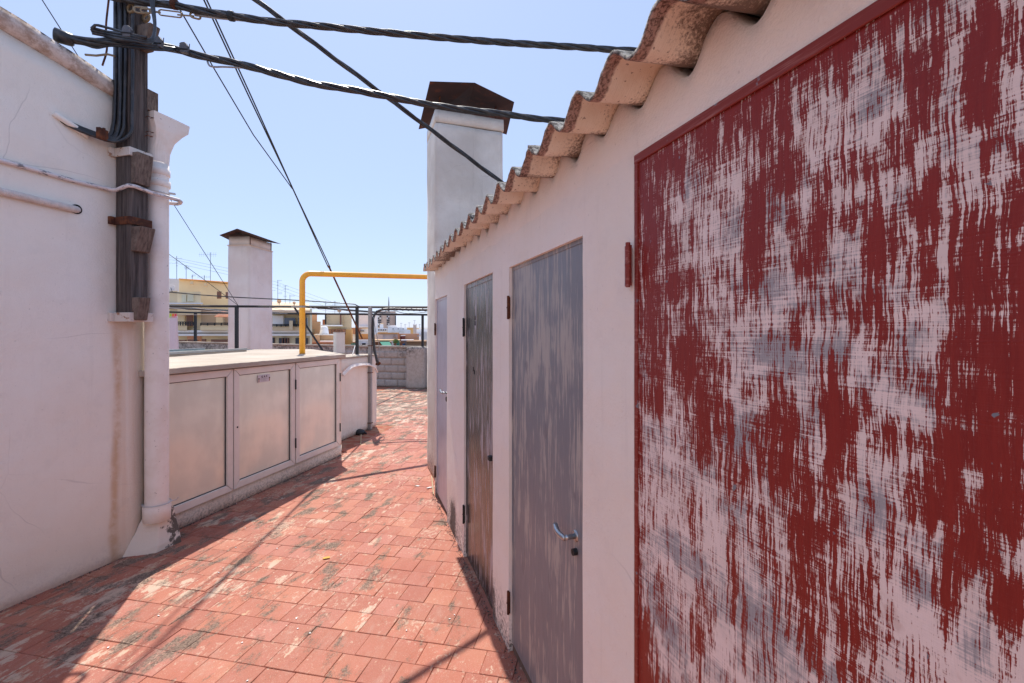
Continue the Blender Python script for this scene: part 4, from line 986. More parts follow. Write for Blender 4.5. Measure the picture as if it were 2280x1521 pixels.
for k in range(4):
    b__ = MB(); b__.rbox(-.1965, .1965, -.008, .006, -.0965, .0965, step=.06, amp=.0025, fr=8, seed=50+k); bm_.append(b__.mesh('block', MAT['parapet'], True))
random.seed(11)
for row in range(5):
    for i in range(-15, 10):
        s_ = i*.4 + (row % 2)*.2 + .1
        o = bpy.data.objects.new('block', random.choice(bm_)); COL.objects.link(o); o.parent = pp_
        o.location = (s_, random.uniform(-.003, .002), .10 + row*.2); o.rotation_euler = (0, random.uniform(-.01, .01), 0)
w = MB(); w.rbox(1.10, 1.62, -.36, -.014, 0, 1.13, step=.07, amp=.008, fr=4, rnd=.02, seed=44); w.build('pier', MAT['parapet'], pp_, smooth=True)

# ------------------------------------------------------------------ aerial cables
def bundle(name, trip, strands, rad, r, turn, label, label_s=None, step=.02, n=7, ts=None):
    pth = spline([P(*t) if len(t) == 3 and not isinstance(t, Vector) else t for t in trip], step)
    o0 = pth[0].copy(); th = thing(name, label, 'cable', o0)
    for k in range(strands):
        h = helix(pth, rad, 2*math.pi*k/strands, turn)
        m_ = MB(); m_.tube([p - o0 for p in h], r, n); m_.build('strand', MAT['cable'], th, smooth=True)
    return th, pth
def YA(px): return 2.93 + (px - 330) / 1070 * .47
A_pts = [(-200,-60,2.75),(150,-22,2.85),(303,2,2.93),(388,12,YA(388)),(447,24,YA(447)),(506,33.5,YA(506)),(595,47,YA(595)),(700,57,YA(700)),(832,70,YA(832)),(976,83,YA(976)),(1114,94,YA(1114)),(1300,106,YA(1300)),(1400,112,YA(1400)),(1700,120,3.6),(2200,120,4.0)]
bundle('power_cable', A_pts, 4, .0125, .0115, .62, 'upper thick twisted black cable crossing the sky from the timber pole')
def YB(px): return 2.95 + (px - 330) / 910 * .55
B_pts = [(145,84,2.75),(190,92,2.78),(250,95,2.80),(329,100,2.86),(388,109,YB(388)),(447,125,YB(447)),(526,141,YB(526)),(605,162,YB(605)),(700,187,YB(700)),(783,200,YB(783)),(866,216,YB(866)),(949,232,YB(949)),(1031,244,YB(1031)),(1114,253,YB(1114)),(1238,268,YB(1238)),(1500,280,3.8),(1900,290,4.2)]
bundle('power_cable', B_pts, 4, .0128, .0118, .66, 'lower thick twisted black cable sagging from the timber pole to the roof edge')
C0, C1 = Vector((-1.214,3.845,3.61)), Vector((-.835,4.07,3.40)); dC = C1 - C0
def CP(k): return C0 + dC * k
C_pts = [CP(-6.5)+Vector((0,0,.10)), CP(-4), CP(-1.9), CP(-1), CP(0), CP(1), CP(2.97), CP(3.6)+Vector((0,0,.03))]
bundle('service_cable', C_pts, 3, .0105, .0105, 1.1, 'single dark cable slanting down behind the two twisted cables to the shed roof')
def DP(Y): return Vector((-2.53 + .0513*(Y-4.1), Y, 4.0 - .833*(Y-4.1)))
gw = thing('guy_wire', 'taut pair of thin dark wires slanting down to a rusty rod on the low wall', 'wire', DP(7.2))
for k, dx in enumerate((-.012, .012)):
    pts = []
    for i in range(30):
        Y = 1.2 + (6.05 - 1.2) * i / 29; f_ = min(1, abs(Y - 5.14) / .8) if Y > 4.3 else 1
        pts.append(DP(Y) + Vector((dx * f_, 0, 0)) - gw.location)
    w = MB(); w.tube(pts, .0075, 6); w.build('wire_strand', MAT['wire'], gw)
w = MB(); w.tube([DP(6.03) - gw.location, DP(7.2) - gw.location], .012, 8); w.build('rusty_rod', MAT['rust'], gw)
EJ = DP(5.14)
def wire(pts, r, label, mat=None, grp=None, name='wire', sg=0.02):
    pts = [Vector(p) for p in pts]
    if len(pts) == 2:
        L = (pts[1]-pts[0]).length; pts = [pts[0].lerp(pts[1], i/16) - Vector((0,0,sg*L*4*(i/16)*(1-i/16)*.1)) for i in range(17)]
    m_ = MB(); m_.tube(pts, r, 5); return tag(m_.build(name, mat or MAT['wire'], smooth=True), label, 'wire', grp)
wire([P(360,-48,3.1), P(388,0,3.3), P(410,37.5,3.45), P(457,118,3.75), P(475,150,3.87), P(564,300,4.5), EJ + Vector((-.006,0,0))], .0055, 'thin wire left of the guy wire, joining it halfway down the sky')
PT = P(530, 680, 7.2)
wire([P(60,-52,3.4), P(94,0,3.6), P(136,66,3.8), P(386,454,5.6), PT], .004, 'very thin wire passing behind the pole down to the drying frame', sg=.0)
wire([P(372,563,5.8), P(455,623,6.5), PT], .004, 'very thin wire reaching the drying frame from behind the downspout', sg=0)
# cable junctions round the pole
def pl(x, y, z): p = LH.world(.62 + x, -.072 + y, 1.58 + z); return p
js = thing('cable_joint', 'black sleeve of a cable joint resting over the edge of the left wall', 'cable joint', P(150, 84, 2.75))
w = MB(); q0 = P(118, 76, 2.72) - js.location; q1 = P(166, 92, 2.78) - js.location
w.tube([q0, q0.lerp(q1,.08), q0.lerp(q1,.9), q1], [.028,.042,.036,.026], 14); w.build('sleeve', MAT['cable'], js, smooth=True)
for dz in (-.018, .0, .018):
    w = MB(); w.tube(spline([q1 + Vector((0,0,dz*.5)), q1 + Vector((.06,0,dz)), P(215,97 - dz*500,2.8) - js.location, P(252,94 - dz*400,2.80) - js.location, P(330,104 - dz*300, 2.84) - js.location, P(390,110-dz*100,2.96) - js.location], .02), .0085, 7); w.build('tail', MAT['cable'], js, smooth=True)
cl = thing('cable_loop', 'spare loop of thinner black cables bent round the pole at the lower power cable', 'cable', pl(0,-.1,2.0))
for k, (z0, dd) in enumerate(((0, 0), (.018, .012), (-.02, .005))):
    pts = [P(205,62 + k*6,2.74), P(235,70 + k*5,2.78), P(262,74 + k*6,2.74), P(300,82 + k*5,2.74), P(335,88 + k*4,2.78), P(345,60 + k*3,2.84), P(343 - k*2,20,2.88), P(338 - k*3,-30,2.9)]
    w = MB(); w.tube([p - cl.location for p in spline(pts, .02)], .0082, 7); w.build('loop_strand', MAT['cable'], cl, smooth=True)
for k in range(2):
    pts = [P(208,66 + 8*k,2.75), P(204,63+4*k,2.74), P(212,56,2.74), P(240,62,2.76), P(290,76,2.74), P(326,84,2.75)]
    w = MB(); w.tube([p - cl.location for p in spline(pts, .02)], .0075, 7); w.build('loop_strand', MAT['cable'], cl, smooth=True)
rs_ = thing('riser_cables', 'bunch of black cables running down the pole and bending into the left wall', 'cable', pl(-.03,-.09,1.2))
for k in range(6):
    ox = -.074 - .010*(k % 2) if k < 5 else -.055; oy = .050 - .022*k if k < 5 else -.076
    hx_, hz__ = LH.hit(133, 263); bz = hz__ - 1.58
    wob = [random.uniform(-.005,.005) for _ in range(5)]
    pts = [pl(ox+wob[0], oy, 2.95), pl(ox+wob[1], oy, 2.3), pl(ox+.004+wob[2], oy, 1.75), pl(ox, oy, 1.40 - .006*k), pl(ox - .012, oy - .004, 1.27 - .010*k), pl(-.13, .028 - .013*k, 1.185 - .009*k), pl(-.25, .045 - .004*k, 1.18 - .006*k), pl(-.33, .062, 1.195 - .004*k), pl(hx_ - .62, .085, bz)]
    w = MB(); w.tube([p - rs_.location for p in spline(pts, .02)], .0095, 7); w.build('riser', MAT['cable'], rs_, smooth=True)
w = MB(); w.tube([pl(-.19,-.03,1.14) - rs_.location, pl(-.19,-.035,1.20) - rs_.location], .008, 6); w.box(*(lambda c_: (c_.x-.012,c_.x+.012,c_.y-.03,c_.y+.03,c_.z-.035,c_.z+.03))(pl(-.19,-.02,1.165) - rs_.location)); w.build('cable_tie', MAT['rust'], rs_)
# plaster lip where the cables enter
hx_, hz__ = LH.hit(150, 272); w = MB(); w.tube(spline([LH.world(hx_-.07,-.004,hz__+.02), LH.world(hx_,-.02,hz__-.012), LH.world(hx_+.10,-.012,hz__-.045)], .02), .018, 8)
tag(w.build('plaster_patch', MAT['house'], smooth=True), 'lip of plaster under the hole where the black cables enter the left wall', 'plaster patch')
# turnbuckle chain and guy grip under the upper cable
och = plain('ochre_galvanised', (0.33,0.26,0.17), .55, .4, .3, 30)
tb = thing('turnbuckle', 'ochre galvanised chain links and turnbuckle between the pole and the upper cable', 'turnbuckle', P(330, 24, 2.92))
def link(pa, pb, wd, r, nm='link'):
    a = pa - tb.location; b_ = pb - tb.location; t_ = (b_-a).normalized(); n_ = Vector((0,0,1)) - t_*t_.z; n_.normalize()
    pts = []
    for k in range(25):
        an = 2*math.pi*k/24; ca, sa = math.cos(an), math.sin(an)
        pts.append((a if ca < 0 else b_) + t_*ca*wd + n_*sa*wd)
    m_ = MB(); m_.tube(pts, r, 7); m_.build(nm, och, tb, smooth=True)
link(P(306,22,2.9), P(326,24,2.92), .018, .006); link(P(318,23.5,2.91), P(338,25,2.93), .012, .005)
link(P(360,28,2.95), P(398,33,2.97), .018, .0045, 'turnbuckle_frame')
m_ = MB(); m_.tube([P(335,25,2.93)-tb.location, P(358,28,2.95)-tb.location], .006, 8); m_.tube([P(395,33,2.97)-tb.location, P(432,36,2.99)-tb.location], .005, 8); m_.build('threaded_rod', och, tb)
link(P(430,34,2.99), P(440,37,3.0), .016, .006, 'thimble')
m_ = MB(); m_.tube(spline([P(434,33,3.0)-tb.location, P(480,39,3.01)-tb.location, P(520,43,3.03)-tb.location, P(585,49,3.06)-tb.location], .02), .009, 8); m_.build('guy_grip', MAT['galv'], tb, smooth=True)
for px, py, Y in ((389, 10, 2.955), (515, 36, 3.01)):
    c_ = P(px, py, Y); m_ = MB(); m_.tube([c_ + Vector((-.014,0,.002)), c_ + Vector((.014,0,-.002))], .031, 12); tag(m_.build('cable_tie', MAT['rust'] if px < 400 else MAT['black'], smooth=True), 'rusty band round the upper cable near the pole' if px < 400 else 'black tie round the upper cable above the guy grip', 'cable tie')
for (px, py, Y, lb) in ((285, 72, 2.74, 'grey wedge clamp on the cables in front of the pole'), (353, 95, 2.88, 'grey wedge clamp just right of the pole on the lower cable'), (411, 108, 2.98, 'grey wedge clamp with protruding pins, farthest right on the lower cable')):
    ct = thing('wedge_clamp', lb, 'cable clamp', P(px, py, Y)); m_ = MB()
    m_.add([(-.022,-.014,-.030),(.022,-.014,-.034),(.026,-.014,.012),(.010,-.014,.036),(-.018,-.014,.034),(-.028,-.014,.010),(-.022,.014,-.030),(.022,.014,-.034),(.026,.014,.012),(.010,.014,.036),(-.018,.014,.034),(-.028,.014,.010)],
           [(0,1,2,3,4,5),(11,10,9,8,7,6)] + [(i,6+i,6+(i+1)%6,(i+1)%6) for i in range(6)]); m_.build('clamp_body', plain('clamp_grey', (0.13,0.125,0.13), .5, .3, .2), ct, bevel=.003)
    m_ = MB(); m_.tube([(-.028,0,.005),(-.032,0,.036)], .0025, 5); m_.tube([(.03,0,.0),(.033,0,.03)], .0025, 5); m_.tube([(-.03,-.016,-.01),(.03,-.016,-.014)], .004, 6); m_.build('pin', MAT['black'], ct)
m_ = MB(); m_.tube(spline([P(462,137,3.03),P(466,146,3.03),P(478,149,3.04),P(500,149,3.05),P(540,151,3.08)], .01), .006, 7)
tag(m_.build('guy_grip', MAT['galv'], smooth=True), 'bent grey wire grip hanging under the lower cable', 'wire')
m_ = MB(); m_.tube([P(190,122,2.95), P(215,124,2.95), P(240,121,2.95), P(256,125,2.95)], .007, 7); tag(m_.build('rod', och), 'short ochre rod between the wall coping and the pole', 'rod')

# ------------------------------------------------------------------ the town beyond
def wallm(name, c_, var=.15):
    c_ = tuple(min(.85, x*k) for x, k in zip(c_, (1.62, 1.48, 1.32)))
    return plain(name, c_, .9, 0, var, .6)
CR = wallm('cream_render', (0.52,0.46,0.32)); CR2 = wallm('greenish_cream_render', (0.46,0.46,0.36)); WH = wallm('white_render', (0.66,0.66,0.68)); PK = wallm('pinkish_render', (0.60,0.53,0.56))
TAN = wallm('tan_render', (0.50,0.36,0.24)); BR = wallm('red_brown_render', (0.30,0.16,0.10)); TER = wallm('terracotta', (0.34,0.15,0.09)); OR = wallm('orange_render', (0.55,0.33,0.14))
BEI = wallm('beige_render', (0.42,0.37,0.27)); GL = plain('dark_window_glass', (0.03,0.035,0.05), .2, 0, .1); SHU = wallm('brown_shutter', (0.14,0.08,0.065)); GRN = wallm('green_awning_cloth', (0.03,0.14,0.11)); LG = wallm('loggia_shade_wall', (0.30,0.24,0.18))
WB = wallm('white_shutter', (0.6,0.6,0.63)); GY = wallm('grey_render', (0.35,0.34,0.36))
def face(px0, px1, py0, py1, Y, th, mat, name, parent, slope=0.0, zmin=None, label=None, Y1=None):
    Y1 = Y if Y1 is None else Y1
    a = P(px0, py1, Y); b_ = P(px1, py1, Y1); t0 = P(px0, py0, Y).z; t1 = P(px1, py0 + slope, Y1).z
    zb = a.z if zmin is None else zmin
    m_ = MB(); o_ = parent.location; dr_ = Vector((b_.x, b_.y)).normalized() * th if th > .5 else Vector((0, th))
    q = [Vector((a.x, a.y)), Vector((b_.x, b_.y)), Vector((b_.x, b_.y)) + dr_, Vector((a.x, a.y)) + dr_]
    tt = (t0, t1, t1, t0)
    m_.add([(p_.x - o_.x, p_.y - o_.y, zb - o_.z) for p_ in q] + [(p_.x - o_.x, p_.y - o_.y, tt[i_] - o_.z) for i_, p_ in enumerate(q)], [(3,2,1,0),(4,5,6,7),(0,1,5,4),(1,2,6,5),(2,3,7,6),(3,0,4,7)])
    return m_.build(name, mat, parent, label=label)
def win(px0, px1, py0, py1, Y, parent, mat=None, fm=None):
    w_ = face(px0-.4, px1+.4, py0-.4, py1+.4, Y-.06, .10, fm or WH, 'window', parent)
    x_ = face(px0, px1, py0, py1, Y-.09, .08, mat or GL, 'pane', parent); mw = x_.matrix_basis.copy(); x_.parent = w_; return w_
def bld(name, label, px, Y, cat='building', z=-14): q = P(px, HZ, Y); return thing(name, label, cat, (q.x, q.y, z))
# cream apartment block
b = bld('apartment_block', 'large cream apartment block with balconies and penthouse, behind the near chimney', 500, 30)
face(398.5, 575, 621.5, 700, 30.2, 8, CR, 'penthouse_wall', b, slope=18, Y1=33)
face(340, 398.3, 619, 690, 31, 6, PK, 'side_wall', b, slope=2)
face(398, 576, 619.8, 622.2, 30.0, 1, OR, 'roof_edge', b, slope=18, Y1=32.8)
face(340, 395, 648, 700, 29.0, 1.2, BEI, 'terrace_wall', b); face(395.2, 447, 650, 700, 28.6, 1.5, CR, 'terrace_wall', b)
for a0, a1, b0, b1 in ((404.5, 414, 656, 672), (417, 430, 654, 671)): face(a0, a1, b0, b1, 28.5, .12, CR2, 'wall_panel', b)
face(340, 690, 690, 790, 29.4, 9, CR, 'facade_wall', b, zmin=-14)
face(607, 690.3, 688, 790, 29.2, .3, CR2, 'facade_wall', b, zmin=-14)
face(340, 452, 674, 677, 28.2, 2.2, WH, 'ledge', b); face(340, 690, 735.5, 740.5, 28.7, .9, WH, 'cornice', b); face(340, 690, 743, 748, 28.8, .8, WH, 'cornice', b)
face(448, 508, 691, 726, 29.3, .15, LG, 'loggia', b); face(396.5, 411, 702, 726, 29.3, .15, CR, 'loggia', b)
face(481, 496, 700, 726, 29.1, .25, BEI, 'loggia_partition', b)
for q_ in ((414.5,428,695,726),): win(*q_, 29.25, b, SHU, CR)
for q_ in ((483,491.5,649,665),(502.5,512,650.5,665)): win(*q_, 30.4, b, SHU, CR)
for q_ in ((423,429,626.5,633.5),(453,459,630,637)): win(*q_, 30.15, b, BEI, OR)
for q_ in ((396,413,757,765),(418,438,756,765),(449,457,755,765),(470,505,756,770),(606,610,752,764),(621,642,753,765),(658,684,753,768)): win(*q_, 29.1, b, SHU if q_[0] < 600 else GL, LG if q_[0] < 600 else SHU)
face(417, 446, 748, 765, 29.3, .12, wallm('salmon_render',(0.55,0.30,0.2)), 'wall_panel', b)
for px in (628, 634, 640): face(px-.6, px+.6, 753, 765, 28.9, .1, SHU, 'mullion', b)
face(396, 416.5, 725, 735, 28.5, 1.0, CR, 'balcony_wall', b); face(446, 508, 724.5, 735, 28.3, 1.0, CR, 'balcony_wall', b); face(606, 690, 727, 735.5, 28.5, 1, BEI, 'balcony_wall', b)
def rail(px0, px1, py0, py1, Y, n):
    m_ = MB(); o_ = b.location; a = P(px0, py0, Y) - o_; c_ = P(px1, py0, Y) - o_; zb = P(px0, py1, Y).z - o_.z
    m_.tube([a, c_], .03, 5); m_.tube([Vector((a.x,a.y,(a.z+zb)/2)), Vector((c_.x,c_.y,(a.z+zb)/2))], .025, 5)
    for i in range(n+1): q_ = a.lerp(c_, i/n); m_.box(q_.x-.03, q_.x+.03, q_.y-.02, q_.y+.02, zb, q_.z)
    m_.build('railing', MAT['black'], b)
rail(396,430,717,725,28.4,6); rail(447,508,719.5,725,28.2,4); rail(606,646,722.5,727.5,28.4,4); rail(651,676,722.5,727.5,28.4,3)
win(607,631,703,724,29.0,b,WB,CR2); win(633,657,708,726,28.95,b,plain('blue_window',(0.14,0.17,0.22),.3),CR2); win(664,684,708,726,28.95,b,plain('blue_window',(0.14,0.17,0.22),.3),CR2)
face(644, 652, 714, 735, 28.3, 1.2, BEI, 'balcony_pier', b)
# sloped roof on the right part
m_ = MB(); o_ = b.location; q_ = [P(600,690,28.2)-o_, P(690,691,28.2)-o_, P(688,676,34)-o_, P(600,672,34)-o_]
up = Vector((0,0,-.25)); m_.add(q_ + [p + up for p in q_], [(0,1,2,3),(7,6,5,4),(0,4,5,1),(1,5,6,2),(2,6,7,3),(3,7,4,0)]); m_.build('tiled_roof', wallm('pale_tile_roof',(0.46,0.38,0.28)), b)
w = MB(); c_ = P(497, 706, 28.4) - o_; w.tube([c_+Vector((0,0,.35)), c_], [.1,.5], 10); w.build('awning', TER, b); 
# pinkish-tan block beside it
b = bld('tan_block', 'narrow tan block right behind the yellow pipe', 697, 38); face(684, 706, 697, 790, 38, 5, TAN, 'wall', b, zmin=-14); face(684, 706.3, 696, 698, 37.9, 5.2, TER, 'roof_edge', b)
face(686, 714, 716, 790, 37, 3, TAN, 'lower_wall', b, zmin=-14); face(688,700,733,742,36.9,.1,BEI,'wall_panel',b)
# cream tower with water tank
b = bld('cream_house', 'cream house with blank gable and brown shutter right of the yellow pipe', 755, 36); face(724, 783, 698.5, 790, 36, 8, CR, 'wall', b, zmin=-14)
face(718, 724, 711.5, 790, 36.5, 5, TER, 'side_wall', b, zmin=-14)
face(726, 762, 700, 723, 35.8, .2, BEI, 'gable_panel', b); face(713, 763, 723.5, 726.5, 35.2, 1, WH, 'ledge', b); face(768, 782.5, 733.5, 790, 35.7, .3, OR, 'wall_panel', b)
win(732,769,733,744,35.7,b,BR,SHU)
for px in (738,744,750,756,762): face(px-.4, px+.4, 733, 744, 35.45, .08, SHU, 'shutter_slat', b)
m_ = MB(); q_ = P(758.2, 701, 35.6) - b.location; m_.tube([q_, Vector((q_.x,q_.y,P(758,723,35.6).z-b.location.z))], .06, 6); m_.build('rain_pipe', SHU, b)
m_ = MB(); q_ = P(725, 701, 35.6) - b.location; m_.tube([q_, Vector((q_.x,q_.y,P(758,723,35.6).z-b.location.z))], .06, 6); m_.build('rain_pipe', MAT['black'], b)
b = thing('water_tank', 'white rounded water tank standing in front of the cream house', 'water tank', P(722, 744, 34.5)); w = MB()
r0 = 9.5/F*34.5; hh = 17/F*34.5; w.tube([(0,0,0),(0,0,.05),(0,0,hh*.85),(0,0,hh)], [r0*.95,r0,r0*.82,r0*.6], 18); w.build('tank_shell', WH, b, smooth=True); w = MB(); w.tube([(0,0,hh),(0,0,hh+.06)], r0*.3, 12); w.build('lid', WH, b)
b = bld('beige_house', 'low beige flat-roofed house with white coping in front of the cream house', 738, 33); face(713, 766, 746, 800, 33, 4, TAN, 'wall', b, zmin=-14); face(700, 766, 744, 746.5, 32.8, 4.4, WH, 'coping', b)
face(694, 712, 746.2, 800, 32, 3, BEI, 'wall', b, zmin=-14); face(712, 766, 759.5, 762, 31.5, 1.4, WH, 'ledge', b); face(690, 766, 762, 800, 31, 2, TER, 'lower_wall', b, zmin=-14)
# white gable house
b = bld('white_house', 'white house with blank gable left of the tall tower', 818, 50); face(797, 840, 701.5, 790, 50, 5, PK, 'gable_wall', b, slope=-1.5, zmin=-14); face(831, 840.2, 701, 790, 49.8, .2, WH, 'edge_strip', b, zmin=-14); face(796.5, 823, 726, 729, 49.6, .5, WH, 'ledge', b)
b = bld('white_lowrise', 'low white building with a dark strip window below the blank gable', 808, 46); face(783, 824, 731, 790, 46, 3.5, WH, 'wall', b, zmin=-14); win(797,811,736,738,46,b); face(783, 822, 729.8, 731, 45.9, 3.6, OR, 'roof_edge', b)
face(783,800,730,744,45.6,.3,BR,'wall_panel',b)
b = bld('ochre_house', 'small ochre house with terracotta edge behind the black upright', 808, 40); face(792, 824, 743.5, 790, 40, 3, OR, 'wall', b, zmin=-14); face(796, 824, 754, 756, 39.5, .8, TER, 'ledge', b)
# tall tower
b = bld('tower_block', 'tall distant tower block with columns of dark windows', 862, 170); face(840, 881, 693, 760, 170, 20, wallm('tower_concrete',(0.40,0.33,0.30)), 'wall', b, zmin=-14)
face(879.5, 881.8, 703, 760, 168, 3, GL, 'corner_glazing', b, zmin=-14)
for r_ in range(6):
    y_ = 703.5 + r_*4.3
    for (xa, xb) in ((840.5,844.5),(845,848.5),(861,863.8),(864.2,867)): win(xa, xb, y_, y_+2.4, 169.8, b, GL if (r_*3+int(xa)) % 4 else WB, GY)
# white low rises right of the gable
b = bld('white_terraces', 'stepped white roof terraces in front of the tower block', 851, 90); face(840, 863, 731, 790, 90, 4, WH, 'wall', b, zmin=-14); face(846, 853.5, 720, 735, 93, 4, WH, 'upper_wall', b); face(847, 854, 719.5, 720.5, 92.8, 4.2, OR, 'roof_edge', b)
for xa in (842, 847, 852, 857): win(xa, xa+3, 733.5, 736, 89.9, b)
face(840, 863, 739.8, 741.8, 88, 1, OR, 'ledge', b)
b = bld('pale_apartments', 'pale bluish white apartments with small dark windows right of the stepped terraces', 889, 100); face(863.5, 906, 728, 790, 100, 8, WH, 'wall', b, slope=2, zmin=-14); face(864, 883, 724.5, 730, 104, 4, PK, 'upper_wall', b)
face(900, 914, 733, 790, 99, 6, WH, 'side_wall', b, slope=2, zmin=-14)
for xa in (874, 885.5, 896.5): win(xa, xa+2.4, 731.5, 733.2, 99.8, b)
for xa in (871, 883, 893): win(xa, xa+6, 736, 738.6, 99.8, b, WB)
b = bld('orange_house', 'small orange house right of the pale apartments', 912, 115); face(906, 920, 729.5, 790, 115, 6, OR, 'wall', b, zmin=-14)
b = bld('grey_tower', 'small grey crenellated tower on the skyline', 924, 190); face(920, 927.5, 724, 760, 190, 6, GY, 'shaft', b, zmin=-14)
for xa in (920, 923.2, 926.3): face(xa, xa+1.3, 721.5, 724.2, 190, 6, GY, 'merlon', b)
b = bld('white_flat_house', 'low white-lilac flat-roofed house with an air conditioner', 861, 44); face(824, 838, 744, 790, 44.5, 3, PK, 'wall', b, zmin=-14); face(838, 885.5, 743, 790, 44, 4, WH, 'wall', b, zmin=-14); face(840, 889, 740.8, 743, 43.8, 4.2, OR, 'roof_edge', b)
face(838, 853, 744.6, 757, 43.85, .1, PK, 'wall_panel', b)
w_ = face(875, 880, 746.5, 751.5, 43.6, .35, GY, 'air_conditioner', b)
b = bld('brown_house', 'red-brown house with a small door canopy at the right of the far parapet', 908, 40); face(885.5, 890, 743.2, 790, 39.5, 4, BR, 'corner_wall', b, zmin=-14); face(889.5, 933, 743, 790, 40, 4, wallm('clay_render',(0.33,0.20,0.14)), 'wall', b, zmin=-14)
face(892, 901, 748, 757, 39.85, .12, wallm('maroon_door',(0.15,0.05,0.05)), 'door', b); face(892, 901, 746.8, 748.2, 39.6, .4, WH, 'canopy', b); win(929.5,931,747,749.5,39.9,b)
face(893, 921, 756.5, 759, 38, 1.5, WH, 'porch_roof', b); face(899, 909, 759, 790, 38.3, .3, GY, 'porch_wall', b, zmin=-14); win(912,919,766,771,38.1,b,WB,WB)
face(905, 950, 759, 790, 37.8, 1.5, wallm('olive_wall',(0.20,0.16,0.12)), 'lower_wall', b, zmin=-14); face(905, 950, 758, 761, 37.5, 1.8, TAN, 'ledge', b)
face(896, 901, 765, 769, 38.1, .2, wallm('blue_panel',(0.04,0.12,0.3)), 'wall_panel', b)
b = bld('awning_house', 'low house with sloping green awning just above the parapet', 850, 36); face(783, 892, 762, 800, 36, 3, wallm('brown_shade_wall',(0.20,0.12,0.08)), 'wall', b, zmin=-14); face(820, 891, 757, 760, 34.5, 3, wallm('ochre_ledge',(0.45,0.33,0.2)), 'ledge', b)
face(796, 822, 757, 790, 35, 1, WB, 'bay_wall', b, zmin=-14); win(806,814,764,769,34.95,b); face(781, 791, 765, 790, 34.6, .3, GRN, 'green_cloth', b)
m_ = MB(); o_ = b.location; q_ = [P(845,760,34.6)-o_, P(867,760,34.6)-o_, P(873,771,33.2)-o_, P(853,771,33.2)-o_]; up = Vector((0,0,-.05)); m_.add(q_ + [p + up for p in q_], [(0,1,2,3),(7,6,5,4),(0,4,5,1),(1,5,6,2),(2,6,7,3),(3,7,4,0)]); m_.build('awning', GRN, b)
face(881, 887.5, 758.5, 790, 34.3, .3, GRN, 'green_wall', b, zmin=-14); face(872, 875, 760, 790, 34.4, .3, WB, 'post', b, zmin=-14)
# roof terrace tree
tr = thing('small_tree', 'small light green tree between the green awning and the red-brown house', 'tree', P(881, 773, 33.5)); w = MB(); hh = P(881,753,33.5).z - tr.location.z
w.tube([(0,0,-1),(.02,0,hh*.45),(-.02,.02,hh*.8)], [.05,.04,.015], 6); w.tube([(0,0,hh*.3),(.12,.02,hh*.7)], .018, 5); w.tube([(0,0,hh*.35),(-.12,0,hh*.65)], .018, 5); w.build('trunk', SHU, tr)
random.seed(3); w = MB()
for k in range(420):
    a = random.uniform(0, 6.28); r_ = .22 * random.random()**.5; cz = hh*(.55 + .36*random.random()); sc_ = 1.0 + .4*math.sin(a*3)
    c_ = Vector((r_*math.cos(a)*sc_, r_*math.sin(a), cz - r_*.35)); d1 = Vector([random.uniform(-1,1) for _ in range(3)]).normalized()*.035; d2 = Vector([random.uniform(-1,1) for _ in range(3)]).normalized()*.02
    w.add([c_-d1, c_+d2, c_+d1, c_-d2], [(0,1,2,3)])
w.build('crown', plain('lime_foliage', (0.13,0.22,0.03), .7, 0, .3, 5), tr)
# far skyline
random.seed(21); mats = [WH, WH, PK, CR, TAN, BEI, GY, OR]; w = MB()
for k in range(420):
    Y = random.uniform(150, 700); x = random.uniform(-.55, .25)*Y; wd = random.uniform(6, 18); h = CAMZ + random.uniform(-7, 4.0) * (1 if Y < 400 else 1.6)
    if Y < 260: h = min(h, CAMZ + .5)
    w.box(x, x+wd, Y, Y+random.uniform(6,14), -14, h, random.randrange(8))
tag(w.build('far_town', mats), 'mass of pale roofs and blocks stretching to the horizon', 'town', kind='stuff')
for (pxm, y0, Y, lb) in ((865.5, 661, 170, 'thin mast on top of the distant tower block'),):
    m_ = MB(); m_.tube([P(pxm, 695, Y), P(pxm, 675, Y), P(pxm, y0, Y)], [.35,.25,.08], 5); tag(m_.build('radio_mast', MAT['galv']), lb, 'mast')
AM = plain('antenna_metal', (0.12,0.14,0.17), .5, .3, .1)
def antenna(px, yt, yb, Y, spec, label):
    t_ = thing('tv_antenna', label, 'antenna', P(px, yb, Y), 0, 'antennas on the far roofs'); k_ = Y / F
    m_ = MB(); m_.tube([(0,0,0),(0,0,(yb-yt)*k_)], max(.015, .32*k_), 5); m_.build('mast', AM, t_)
    for (dy, x0, x1, n, el) in spec:
        z = (yb-yt-dy)*k_; m_ = MB(); m_.tube([(x0*k_,0,z),(x1*k_,0,z+.3*k_)], .19*k_, 4)
        for i in range(n):
            x = (x0 + (x1-x0)*(i+.5)/n)*k_; m_.tube([(x,0,z-el*k_),(x,0,z+el*k_)], .14*k_, 4)
        m_.build('boom', AM, t_)
antenna(393.5, 570, 622, 31, [(6,-2,12,3,2),(14,-3,3,2,1.5),(22,-2,3,2,1)], 'tall rooftop antenna mast nearest the downspout')
antenna(414.5, 591, 622, 31, [(4,-5,7,5,4),(8,-3,8,3,2)], 'short antenna with fanned elements, second from the downspout')
antenna(428, 612, 624, 31.5, [(1,-1,8,4,3),(4,-2,2,2,2)], 'very short antenna low on the cream roof')
antenna(455, 613, 630, 31.5, [(4,-16,14,8,3)], 'wide low antenna behind the thin crossing wire')
antenna(468.5, 562, 630, 32, [(5,-26,14,9,5),(26,-1,1,1,2)], 'tallest antenna with a long horizontal boom left of the near chimney')
antenna(618.5, 624, 676, 33, [(1,-1,9,3,2),(11,-3,7,3,1.2),(29,-1,10,4,3)], 'antenna closest to the right side of the near chimney')
antenna(635, 636, 677, 33, [(1,-6,6,4,1.2),(8,-6,8,4,1.2),(24,-4,4,3,3)], 'double-armed antenna midway between chimney and yellow pipe')
